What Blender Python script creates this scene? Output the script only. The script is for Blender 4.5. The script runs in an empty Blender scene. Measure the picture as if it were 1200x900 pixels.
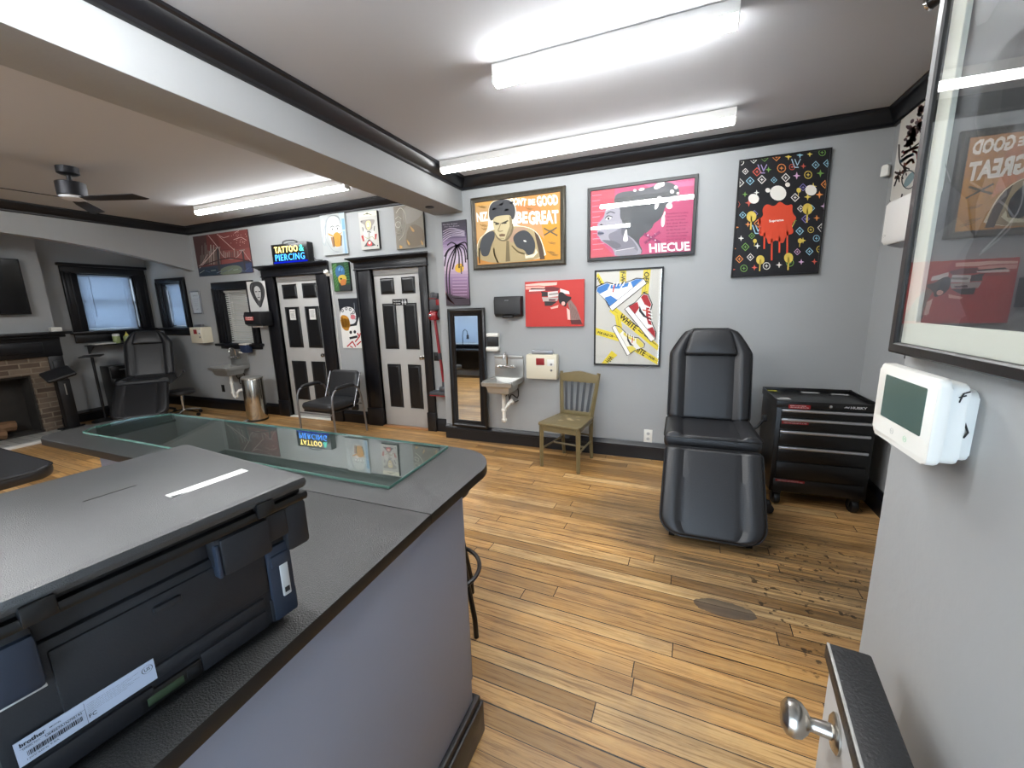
import bpy, bmesh, math, random
import numpy as np
from mathutils import Matrix, Vector, Euler
random.seed(11)
R = math.radians
sc = bpy.context.scene
COL = bpy.data.collections.new('tattoo_studio'); sc.collection.children.link(COL)

# ------------------------------------------------------------------ colours / materials
def lin(c):
    if isinstance(c, str):
        c = c.lstrip('#'); c = [int(c[i:i+2], 16)/255 for i in (0, 2, 4)]
    return tuple(x/12.92 if x <= .04045 else ((x+.055)/1.055)**2.4 for x in c[:3])

class NT:
    def __init__(s, name):
        s.m = bpy.data.materials.new(name); s.m.use_nodes = True
        s.t = s.m.node_tree; s.t.nodes.clear()
        s.out = s.t.nodes.new('ShaderNodeOutputMaterial')
    def n(s, typ, ins=None, **kw):
        nd = s.t.nodes.new('ShaderNode'+typ)
        for k, v in kw.items(): setattr(nd, k, v)
        for k, v in (ins or {}).items(): s.set(nd, k, v)
        return nd
    def set(s, nd, k, v):
        sock = nd.inputs[k]
        if isinstance(v, bpy.types.NodeSocket): s.t.links.new(v, sock)
        elif isinstance(v, bpy.types.Node): s.t.links.new(v.outputs[0], sock)
        else:
            if sock.type == 'RGBA' and len(v) == 3: v = (*v, 1)
            sock.default_value = v
    def math(s, op, a, b=0.0, c=None):
        nd = s.n('Math', operation=op); s.set(nd, 0, a); s.set(nd, 1, b)
        if c is not None: s.set(nd, 2, c)
        return nd.outputs[0]
    def ramp(s, fac, stops):
        nd = s.n('ValToRGB'); s.set(nd, 0, fac); cr = nd.color_ramp
        while len(cr.elements) < len(stops): cr.elements.new(0.5)
        for e, (p, c) in zip(cr.elements, stops):
            e.position = p; e.color = (*lin(c), 1) if not isinstance(c, float) else (c, c, c, 1)
        return nd.outputs[0]
    def mix(s, fac, a, b, blend='MIX'):
        nd = s.n('Mix', data_type='RGBA', blend_type=blend)
        s.set(nd, 0, fac); s.set(nd, 6, a); s.set(nd, 7, b)
        return nd.outputs[2]
    def done(s, shader):
        s.t.links.new(shader.outputs[0] if isinstance(shader, bpy.types.Node) else shader, s.out.inputs[0])
        return s.m

def mat(name, color, rough=.5, metal=0., spec=.5, var=0., vscale=6., bump=0., bscale=60., coat=0., detail=4):
    t = NT(name); p = t.n('BsdfPrincipled')
    c = lin(color)
    p.inputs['Roughness'].default_value = rough; p.inputs['Metallic'].default_value = metal
    p.inputs['Specular IOR Level'].default_value = spec
    if coat: p.inputs['Coat Weight'].default_value = coat; p.inputs['Coat Roughness'].default_value = .15
    tc = t.n('TexCoord')
    if var:
        nz = t.n('TexNoise', {'Vector': tc.outputs['Object'], 'Scale': vscale, 'Detail': 5.})
        mul = t.math('MULTIPLY_ADD', nz.outputs[0], 2*var, 1-var)
        cc = t.n('VectorMath', operation='SCALE'); cc.inputs[0].default_value = c; t.set(cc, 'Scale', mul)
        t.set(p, 'Base Color', cc.outputs[0])
    else: p.inputs['Base Color'].default_value = (*c, 1)
    if bump:
        nb = t.n('TexNoise', {'Vector': tc.outputs['Object'], 'Scale': bscale, 'Detail': float(detail)})
        b = t.n('Bump', {'Height': nb.outputs[0], 'Strength': bump, 'Distance': .004})
        t.set(p, 'Normal', b.outputs[0])
    return t.done(p)

def emat(name, color, strength):
    t = NT(name); e = t.n('Emission'); e.inputs[0].default_value = (*lin(color), 1); e.inputs[1].default_value = strength
    return t.done(e)

def glassmat(name, tint=(1, 1, 1), ior=1.5, rough=0.0):
    t = NT(name)
    tr = t.n('BsdfTransparent'); tr.inputs[0].default_value = (*tint, 1)
    gl = t.n('BsdfGlossy'); gl.inputs['Roughness'].default_value = rough; gl.inputs[0].default_value = (1, 1, 1, 1)
    fr = t.n('Fresnel'); fr.inputs[0].default_value = ior
    ge = t.n('NewGeometry'); fac = t.math('MULTIPLY', fr.outputs[0], t.math('SUBTRACT', 1.0, ge.outputs['Backfacing']))
    mx = t.n('MixShader'); t.set(mx, 0, fac); t.set(mx, 1, tr.outputs[0]); t.set(mx, 2, gl.outputs[0])
    return t.done(mx)

M = {}
M['wall'] = mat('grey_wall_paint', '#a1a4a5', .62, spec=.3, var=.04, vscale=2.5, bump=.25, bscale=28)
M['wall_deep'] = M['wall']
M['ceiling'] = mat('ceiling_paint', '#bcbec2', .8, spec=.15, var=.02, vscale=1.5, bump=.12, bscale=9)
M['trim'] = mat('black_trim_paint', '#101116', .34, spec=.5, var=.15, vscale=9, bump=.12, bscale=40)
M['door_white'] = mat('light_grey_door_paint', '#b0b0ae', .5, var=.03, bump=.08, bscale=30)
M['black_panel'] = mat('black_door_panel_paint', '#101114', .33)
M['black_frame'] = mat('black_frame', '#0e0e10', .4, bump=.1)
M['mirror_frame'] = mat('black_mirror_frame_gloss', '#0d0d10', .28)
M['mirror'] = mat('mirror_silver', '#e8ecec', .02, metal=1.)
M['leather'] = mat('black_leather', '#222326', .4, spec=.55, var=.12, vscale=5, bump=.22, bscale=140)
M['leather_old'] = mat('worn_black_leather', '#1c1d20', .42, spec=.5, var=.2, vscale=4, bump=.25, bscale=120)
M['black_plastic'] = mat('black_plastic', '#121316', .42)
M['black_metal'] = mat('black_metal', '#101114', .38, spec=.5)
M['chrome'] = mat('chrome', '#d8d8d8', .14, metal=1.)
M['nickel'] = mat('satin_nickel', '#bdb9b2', .27, metal=1.)
M['steel'] = mat('stainless_steel', '#b5b5b2', .42, metal=.8, var=.08, vscale=12)
M['pewter'] = mat('grey_tube_metal', '#8f9094', .35, metal=.85)
M['white_plastic'] = mat('white_plastic', '#e6e5de', .4)
M['pvc'] = mat('white_pvc', '#ecebe4', .35)
M['beige'] = mat('beige_enamel', '#d8d2bd', .42, var=.02)
M['red_label'] = mat('red_label', '#8e1f22', .45)
M['red_plastic'] = mat('red_plastic', '#8c1620', .3, coat=.4)
M['printer'] = mat('charcoal_printer_plastic', '#191b20', .5, var=.05, vscale=30, bump=.06, bscale=400)
M['printer_lid'] = mat('grained_printer_lid', '#2a2c2e', .36, spec=1., bump=.35, bscale=700)
M['printer_gloss'] = mat('glossy_black_printer_edge', '#0b0c0e', .3)
M['printer_blue'] = mat('blue_grey_printer_plastic', '#232c3b', .5)
M['counter'] = mat('black_counter_laminate', '#141617', .33, spec=1., var=.35, vscale=90, bump=.75, bscale=330)
M['counter_edge'] = mat('black_counter_edge', '#0a0a0b', .45)
M['cap_black'] = mat('speckled_black_gate_cap', '#1b1c1e', .45, var=.4, vscale=120, bump=.5, bscale=170)
M['counter_body'] = mat('blue_grey_counter_paint', '#8c8f9d', .55, spec=.35, var=.03, vscale=3, bump=.15, bscale=30)
M['chest'] = mat('black_powder_coat', '#09090b', .33, bump=.05, bscale=200)
M['alu'] = mat('brushed_aluminium', '#c4c6c9', .32, metal=.9)
M['wood_chair'] = mat('olive_painted_wood', '#75694a', .38, var=.18, vscale=8, bump=.1, bscale=50)
M['wood_dark'] = mat('dark_slat_paint', '#3a3d42', .4)
M['scuff'] = mat('bare_scuffed_wood', '#b5a583', .6)
M['paper'] = mat('white_paper', '#d9dbda', .7)
M['ink'] = mat('printed_ink', '#1a1a1c', .7)
M['thresh'] = mat('oak_threshold', '#a9774d', .3, var=.2, vscale=10)
M['glass_clear'] = glassmat('window_glass', (.95, .97, .97), 1.45)
M['glass_sheet'] = glassmat('green_tint_glass_sheet', (.88, .94, .92), 2.4)
M['glass_edge'] = mat('green_glass_edge', '#5f877c', .15)
M['glass_pic'] = glassmat('picture_glass', (.97, .98, .98), 1.8)
M['screen'] = mat('grey_green_lcd', '#3f5a54', .22, coat=.6)
M['tv'] = mat('tv_screen_black', '#050507', .12)
M['blind'] = None
t = NT('white_blind_slats'); d = t.n('BsdfDiffuse'); d.inputs[0].default_value = (*lin('#a9b0b8'), 1)
tl = t.n('BsdfTranslucent'); tl.inputs[0].default_value = (*lin('#a6b0bb'), 1)
mx = t.n('MixShader'); mx.inputs[0].default_value = .42; t.set(mx, 1, d.outputs[0]); t.set(mx, 2, tl.outputs[0]); M['blind'] = t.done(mx)
M['blind_dull'] = mat('grey_white_blind', '#c9cac6', .6)
M['soap'] = mat('green_soap', '#9aa873', .25)
M['led'] = emat('led_tube_light', '#f1f2f2', 9.)
M['led_fill_left'] = emat('led_fill_light_left', '#f1f2f2', 62.)
M['led_back'] = emat('led_tube_light_back', '#f1f2f2', 19.)
M['led_strong'] = emat('led_tube_light_near', '#f1f2f2', 41.)
M['lamp_body'] = mat('white_lamp_housing', '#dcdad6', .5)
M['fan_metal'] = mat('dark_brushed_fan_metal', '#35363a', .4, metal=.7)
M['fan_blade'] = mat('dark_fan_blade', '#232429', .6)
M['fan_lens'] = mat('white_fan_lens', '#d9dbe0', .4)
M['chair_trim'] = M['pewter']
M['hearth_stone'] = mat('pale_hearth_stone', '#a7a49d', .55, var=.1, vscale=8)
M['marble'] = mat('white_marble_edge', '#d6d6d3', .3, var=.05)
M['soot'] = mat('sooty_firebox', '#2b2825', .9, var=.4, vscale=6, bump=.4, bscale=20)
M['log'] = mat('split_log_wood', '#6d5138', .85, var=.45, vscale=9, bump=.6, bscale=30)
M['circuit'] = mat('green_circuit_board', '#33442f', .5)
M['vac_grey'] = mat('vacuum_dark_grey', '#43454a', .4)
M['cable_white'] = mat('white_cable', '#d7d6d0', .5)
M['bin_shine'] = mat('polished_bin_steel', '#c9c5bb', .16, metal=1.)
M['ac'] = mat('air_conditioner_white', '#f0f0ec', .4)
M['blue_box'] = mat('dark_blue_dispenser', '#26334f', .4)
M['hall_white'] = mat('white_card', '#e4e4de', .6)
M['yellow_tag'] = mat('yellow_sticker', '#d9cf56', .6)
M['grey_tag'] = mat('pale_sticker', '#b9bab9', .6)
M['lettering'] = mat('silver_lettering', '#c7c8ca', .4)

# pigment that sits in art meshes: colour of the paint itself, one value per painted patch
t = NT('artist_paint'); at = t.n('Attribute'); at.attribute_name = 'pigment'
tc = t.n('TexCoord'); nb = t.n('TexNoise', {'Vector': tc.outputs['Object'], 'Scale': 70., 'Detail': 3.})
bp = t.n('Bump', {'Height': nb.outputs[0], 'Strength': .12, 'Distance': .002})
p = t.n('BsdfPrincipled', {'Base Color': at.outputs['Color'], 'Roughness': .5, 'Normal': bp.outputs[0]}); p.inputs['Specular IOR Level'].default_value = .35
M['paint'] = t.done(p)

# brick
t = NT('old_brick'); tc = t.n('TexCoord')
sp = t.n('SeparateXYZ', {0: tc.outputs['Object']})
cb = t.n('CombineXYZ', {0: sp.outputs[0], 1: sp.outputs[2], 2: 0.0})
br = t.n('TexBrick', {'Vector': cb.outputs[0], 'Scale': 1.0, 'Mortar Size': .009, 'Mortar Smooth': .3, 'Brick Width': .2, 'Row Height': .072, 'Bias': -.1})
br.inputs['Color1'].default_value = (*lin('#5f5046'), 1); br.inputs['Color2'].default_value = (*lin('#8f8172'), 1); br.inputs['Mortar'].default_value = (*lin('#968b7c'), 1)
nz = t.n('TexNoise', {'Vector': tc.outputs['Object'], 'Scale': 9., 'Detail': 6.})
cm = t.mix(.5, br.outputs['Color'], t.ramp(nz.outputs[0], [(.3, '#6f655b'), (.7, '#c9bca8')]), 'MULTIPLY')
bp = t.n('Bump', {'Height': t.math('SUBTRACT', t.math('MULTIPLY', nz.outputs[0], .4), br.outputs['Fac']), 'Strength': .6, 'Distance': .01})
p = t.n('BsdfPrincipled', {'Base Color': cm, 'Roughness': .85, 'Normal': bp.outputs[0]}); M['brick'] = t.done(p)

# hearth tiles
t = NT('hearth_tile'); tc = t.n('TexCoord')
br = t.n('TexBrick', {'Vector': tc.outputs['Object'], 'Scale': 1.0, 'Mortar Size': .006, 'Brick Width': .30, 'Row Height': .10}, offset=0.0)
br.inputs['Color1'].default_value = (*lin('#9b9a95'), 1); br.inputs['Color2'].default_value = (*lin('#b0afa9'), 1); br.inputs['Mortar'].default_value = (*lin('#6c6b68'), 1)
p = t.n('BsdfPrincipled', {'Base Color': br.outputs['Color'], 'Roughness': .45}); M['tile'] = t.done(p)

# floor boards running along the long wall
t = NT('worn_pine_boards'); tc = t.n('TexCoord')
ro = t.n('VectorRotate', {'Vector': tc.outputs['Object'], 'Angle': R(2.2)}); ro.rotation_type = 'Z_AXIS'
sp = t.n('SeparateXYZ', {0: ro.outputs[0]}); X, Y = sp.outputs[0], sp.outputs[1]
W = .086
row = t.math('FLOOR', t.math('DIVIDE', Y, W))
rw = t.n('TexWhiteNoise', {'W': row}, noise_dimensions='1D')
xs = t.math('MULTIPLY_ADD', rw.outputs['Value'], 7.3, X)
ln = t.math('MULTIPLY_ADD', t.n('TexWhiteNoise', {'W': t.math('ADD', row, .37)}, noise_dimensions='1D').outputs['Value'], 1.3, 1.1)
xd = t.math('DIVIDE', xs, ln); seg = t.math('FLOOR', xd)
idv = t.n('CombineXYZ', {0: row, 1: seg, 2: 0.0})
rnd = t.n('TexWhiteNoise', {'Vector': idv.outputs[0]}, noise_dimensions='2D')
fy = t.math('FRACT', t.math('DIVIDE', Y, W)); fx = t.math('FRACT', xd)
ey = t.math('MINIMUM', fy, t.math('SUBTRACT', 1.0, fy)); ex = t.math('MULTIPLY', t.math('MINIMUM', fx, t.math('SUBTRACT', 1.0, fx)), ln)
gw = t.n('TexNoise', {'Vector': ro.outputs[0], 'Scale': 1.6, 'Detail': 2.})
gapw = t.math('MULTIPLY_ADD', t.n('TexWhiteNoise', {'W': t.math('ADD', row, .71)}, noise_dimensions='1D').outputs['Value'], .045, .004)
gap = t.math('MAXIMUM', t.math('LESS_THAN', ey, t.math('MULTIPLY', gapw, t.math('MULTIPLY_ADD', gw.outputs[0], 2.2, -.25))), t.math('LESS_THAN', ex, .0022))
gv = t.n('CombineXYZ', {0: t.math('MULTIPLY_ADD', rnd.outputs['Value'], 31., t.math('MULTIPLY', X, 1.0)), 1: t.math('MULTIPLY', Y, 24.), 2: t.math('MULTIPLY', rnd.outputs['Value'], 9.)})
grain = t.n('TexNoise', {'Vector': gv.outputs[0], 'Scale': 2.6, 'Detail': 9., 'Roughness': .72, 'Distortion': .7})
tone = t.ramp(rnd.outputs['Value'], [(0, '#94703f'), (.3, '#c49a60'), (.55, '#dcb074'), (.8, '#c59a62'), (1, '#e6c48e')])
gcol = t.ramp(grain.outputs[0], [(.30, '#66523f'), (.40, '#b09878'), (.49, '#f3e9d8'), (.60, '#ffffff'), (.72, '#a58b6e')])
c1 = t.mix(.85, tone, gcol, 'MULTIPLY')
# worn pale / grey patches
wn = t.n('TexNoise', {'Vector': ro.outputs[0], 'Scale': 1.3, 'Detail': 7., 'Roughness': .65})
c2 = t.mix(t.ramp(wn.outputs[0], [(.42, 0.0), (.70, .75)]), c1, (*lin('#86715a'), 1))
sn = t.n('TexNoise', {'Vector': gv.outputs[0], 'Scale': .55, 'Detail': 6., 'Roughness': .7})
c2 = t.mix(t.ramp(sn.outputs[0], [(.48, 0.0), (.72, .62)]), c2, (*lin('#6b5236'), 1))
# dark ground-in dirt round the client chair, and black flecks by the tool chest
def spot(cx, cy, rx, ry):
    dx = t.math('DIVIDE', t.math('SUBTRACT', sp2.outputs[0], cx), rx); dy = t.math('DIVIDE', t.math('SUBTRACT', sp2.outputs[1], cy), ry)
    d2 = t.math('ADD', t.math('MULTIPLY', dx, dx), t.math('MULTIPLY', dy, dy))
    return t.math('MAXIMUM', t.math('SUBTRACT', 1.0, d2), 0.0)
sp2 = t.n('SeparateXYZ', {0: tc.outputs['Object']})
dn = t.n('TexNoise', {'Vector': gv.outputs[0], 'Scale': 1.5, 'Detail': 6., 'Roughness': .7})
dirt = t.math('MULTIPLY', t.math('MINIMUM', t.math('ADD', spot(.75, 2.55, 1.15, .75), spot(.1, 2.95, 1.0, .55)), 1.0), t.ramp(dn.outputs[0], [(.3, .15), (.65, 1.0)]))
c3 = t.mix(t.math('MULTIPLY', dirt, .95), c2, (*lin('#4b402f'), 1))
fl = t.n('TexNoise', {'Vector': tc.outputs['Object'], 'Scale': 22., 'Detail': 3.})
fleck = t.math('MULTIPLY', t.ramp(fl.outputs[0], [(.60, 0.0), (.66, 1.0)]), t.math('MINIMUM', t.math('MULTIPLY', spot(.85, 2.35, .5, .75), 2.2), 1.0))
c4 = t.mix(t.math('MULTIPLY', fleck, .8), c3, (*lin('#1d1a16'), 1))
pt = t.n('TexNoise', {'Vector': tc.outputs['Object'], 'Scale': 14., 'Detail': 5.})
patch = t.math('GREATER_THAN', t.math('ADD', spot(.30, 2.13, .17, .07), t.math('MULTIPLY', pt.outputs[0], .8)), .62)
c4b = t.mix(t.math('MULTIPLY', patch, .75), c4, (*lin('#4a4641'), 1))
c5 = t.mix(gap, c4b, (*lin('#2a2119'), 1))
rr = t.math('MULTIPLY_ADD', wn.outputs[0], .25, .27)
hb = t.math('SUBTRACT', t.math('MULTIPLY', grain.outputs[0], .25), gap)
bp = t.n('Bump', {'Height': hb, 'Strength': .35, 'Distance': .003})
p = t.n('BsdfPrincipled', {'Base Color': c5, 'Roughness': rr, 'Normal': bp.outputs[0]}); p.inputs['Specular IOR Level'].default_value = .42
M['floor'] = t.done(p)

# ------------------------------------------------------------------ mesh helpers
def new_bm(): return bmesh.new()

def bx(bm, cx, cy, cz, sx, sy, sz, bev=0., seg=2, rot=None, mi=0):
    r = bmesh.ops.create_cube(bm, size=1.0)
    vs = r['verts']
    m = Matrix.Translation((cx, cy, cz)) @ (rot.to_4x4() if rot is not None else Matrix()) @ Matrix.Diagonal((sx, sy, sz, 1))
    bmesh.ops.transform(bm, matrix=m, verts=vs)
    fs = set(f for v in vs for f in v.link_faces)
    for f in fs: f.material_index = mi
    if bev > 0:
        es = list(set(e for v in vs for e in v.link_edges))
        rb = bmesh.ops.bevel(bm, geom=es, offset=min(bev, .49*min(sx, sy, sz)), segments=seg, profile=.5, affect='EDGES')
        for f in rb['faces']: f.material_index = mi
    return vs

def bb(bm, x0, x1, y0, y1, z0, z1, bev=0., seg=2, mi=0):
    return bx(bm, (x0+x1)/2, (y0+y1)/2, (z0+z1)/2, abs(x1-x0), abs(y1-y0), abs(z1-z0), bev, seg, None, mi)

def frame_of(d):
    d = Vector(d).normalized(); up = Vector((0, 0, 1)) if abs(d.z) < .95 else Vector((1, 0, 0))
    a = d.cross(up).normalized(); b = a.cross(d).normalized()
    return a, b

def tube(bm, pts, r, n=10, cap=True, closed=False, mi=0, flat=1.0):
    pts = [Vector(p) for p in pts]; rings = []; N = len(pts)
    rr = r if isinstance(r, (list, tuple)) else [r]*N
    pa = None
    for i, p in enumerate(pts):
        if closed: d = pts[(i+1) % N]-pts[i-1]
        else: d = pts[min(i+1, N-1)]-pts[max(i-1, 0)]
        d = d.normalized()
        if pa is None: a, b = frame_of(d)
        else:
            a = (pa - d*pa.dot(d))
            a = a.normalized() if a.length > 1e-6 else frame_of(d)[0]
            b = d.cross(a)*-1
        pa = a
        rings.append([bm.verts.new(p + a*rr[i]*math.cos(2*math.pi*k/n) + b*rr[i]*flat*math.sin(2*math.pi*k/n)) for k in range(n)])
    fs = []
    for i in range(N if closed else N-1):
        A, B = rings[i], rings[(i+1) % N]
        for k in range(n): fs.append(bm.faces.new((A[k], A[(k+1) % n], B[(k+1) % n], B[k])))
    if cap and not closed:
        fs.append(bm.faces.new(rings[0][::-1])); fs.append(bm.faces.new(rings[-1]))
    for f in fs: f.material_index = mi

def cyl(bm, p0, p1, r0, r1=None, n=16, mi=0):
    tube(bm, [p0, p1], [r0, r0 if r1 is None else r1], n, mi=mi)

def lathe(bm, prof, o=(0, 0, 0), axis=(0, 0, 1), n=24, mi=0, cap=True):
    ax = Vector(axis).normalized(); a, b = frame_of(ax); o = Vector(o); rings = []
    for (r, h) in prof:
        rings.append([bm.verts.new(o + ax*h + (a*math.cos(2*math.pi*k/n) + b*math.sin(2*math.pi*k/n))*max(r, 1e-4)) for k in range(n)])
    fs = []
    for A, B in zip(rings, rings[1:]):
        for k in range(n): fs.append(bm.faces.new((A[k], A[(k+1) % n], B[(k+1) % n], B[k])))
    if cap: fs.append(bm.faces.new(rings[0][::-1])); fs.append(bm.faces.new(rings[-1]))
    for f in fs: f.material_index = mi

def merge(bm, tmp, mtx=None):
    if mtx is not None: bmesh.ops.transform(tmp, matrix=mtx, verts=tmp.verts[:])
    me = bpy.data.meshes.new('tmp'); tmp.to_mesh(me); tmp.free(); bm.from_mesh(me); bpy.data.meshes.remove(me)

def prism(bm, pts, z0, z1, mtx=None, bev=0., mi=0, seg=2, side=None):
    """pts: 2-D outline, extruded from z0 to z1 along local z"""
    t = new_bm()
    A = [t.verts.new((x, y, z0)) for x, y in pts]; B = [t.verts.new((x, y, z1)) for x, y in pts]; n = len(pts)
    caps = [t.faces.new(A[::-1]), t.faces.new(B)]
    for i in range(n): t.faces.new((A[i], A[(i+1) % n], B[(i+1) % n], B[i]))
    if bev:
        es = list(set(e for f in caps for e in f.edges))
        bmesh.ops.bevel(t, geom=es, offset=bev, segments=seg, profile=.5, affect='EDGES')
    t.normal_update()
    for f in t.faces: f.material_index = mi if side is None or abs(f.normal.z) > .9 else side
    merge(bm, t, mtx)

def sweep(bm, path, prof, mi=0):
    """path: plan polyline (room on its right), prof: list of (distance into the room, z)"""
    P = [Vector((x, y)) for x, y in path]; N = len(P); rings = []
    for i in range(N):
        ns = []
        if i > 0: d = (P[i]-P[i-1]).normalized(); ns.append(Vector((d.y, -d.x)))
        if i < N-1: d = (P[i+1]-P[i]).normalized(); ns.append(Vector((d.y, -d.x)))
        if len(ns) == 1: m = ns[0]
        else:
            m = (ns[0]+ns[1]).normalized(); m = m/ max(.2, m.dot(ns[0]))
        rings.append([bm.verts.new((P[i].x+m.x*d, P[i].y+m.y*d, z)) for d, z in prof])
    k = len(prof)
    for A, B in zip(rings, rings[1:]):
        for j in range(k): bm.faces.new((A[j], A[(j+1) % k], B[(j+1) % k], B[j])).material_index = mi
    bm.faces.new(rings[0]); bm.faces.new(rings[-1][::-1])

SPLIT = {'lid_hinge', 'foot', 'cross_bar', 'wand_joint', 'pen_scrawl', 'red_strip', 'supply_hose', 'key_lock'}
def build(name, bm, mats, parent=None, label=None, smooth=True, loc=None, rotz=None, kind=None):
    if name in SPLIT and parent is not None:
        return build_each(name, bm, mats, parent)
    return build1(name, bm, mats, parent, label, smooth, loc, rotz, kind)

def build1(name, bm, mats, parent=None, label=None, smooth=True, loc=None, rotz=None, kind=None):
    bmesh.ops.recalc_face_normals(bm, faces=bm.faces[:])
    me = bpy.data.meshes.new(name); bm.to_mesh(me); bm.free()
    for m in (mats if isinstance(mats, (list, tuple)) else [mats]): me.materials.append(M[m] if isinstance(m, str) else m)
    if smooth and len(me.polygons):
        me.polygons.foreach_set('use_smooth', [True]*len(me.polygons)); me.set_sharp_from_angle(angle=R(38))
    o = bpy.data.objects.new(name, me); COL.objects.link(o)
    if parent is not None: o.parent = parent
    if loc is not None: o.location = loc
    if rotz is not None: o.rotation_euler = (0, 0, rotz)
    if label: o['label'] = label
    if kind: o['kind'] = kind
    return o

def build_each(name, bm, mats, parent=None, **k):
    """every separate piece of bm becomes a part of its own"""
    bm.verts.ensure_lookup_table(); seen = set(); n = 0
    for v0 in bm.verts:
        if v0 in seen: continue
        st = [v0]; isl = {v0}
        while st:
            v = st.pop()
            for e in v.link_edges:
                w = e.other_vert(v)
                if w not in isl: isl.add(w); st.append(w)
        seen |= isl; t = bmesh.new(); mp = {v: t.verts.new(v.co) for v in isl}
        for f in set(f for v in isl for f in v.link_faces): t.faces.new([mp[v] for v in f.verts]).material_index = f.material_index
        build1(name, t, mats, parent, **k)
    bm.free()

def thing(name, label, cat, loc=(0, 0, 0), rotz=0., group=None):
    o = bpy.data.objects.new(name, None); COL.objects.link(o); o.empty_display_size = .1
    o.location = loc; o.rotation_euler = (0, 0, rotz); o['label'] = label; o['category'] = cat
    if group: o['group'] = group
    return o

def single(name, bm, mats, label, cat, loc=(0, 0, 0), rotz=0., group=None):
    o = build(name, bm, mats, None, label, True, loc, rotz); o['category'] = cat
    if group: o['group'] = group
    return o

def struct(name, bm, mats, parent=None):
    o = build(name, bm, mats, parent)
    if parent is None: o['kind'] = 'structure'
    return o

# ------------------------------------------------------------------ lettering and painted pictures
_font_cache = {}
def glyphs(s, bold=0., space=1.):
    key = (s, bold, space)
    if key in _font_cache: return _font_cache[key]
    cu = bpy.data.curves.new('t', 'FONT'); cu.body = s; cu.size = 1.; cu.resolution_u = 2; cu.offset = bold; cu.space_character = space; cu.fill_mode = 'FRONT'
    ob = bpy.data.objects.new('t', cu); COL.objects.link(ob)
    bpy.context.view_layer.update()
    dg = bpy.context.evaluated_depsgraph_get(); me = ob.evaluated_get(dg).to_mesh()
    v = [(a.co.x, a.co.y) for a in me.vertices]; f = [tuple(p.vertices) for p in me.polygons]
    ob.evaluated_get(dg).to_mesh_clear(); bpy.data.objects.remove(ob); bpy.data.curves.remove(cu)
    if v:
        xs = [a[0] for a in v]; ys = [a[1] for a in v]
        x0, x1, y0, y1 = min(xs), max(xs), min(ys), max(ys)
        v = [((x-x0)/(x1-x0 or 1), (y-y0)/(y1-y0 or 1)) for x, y in v]
    _font_cache[key] = (v, f); return v, f

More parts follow.
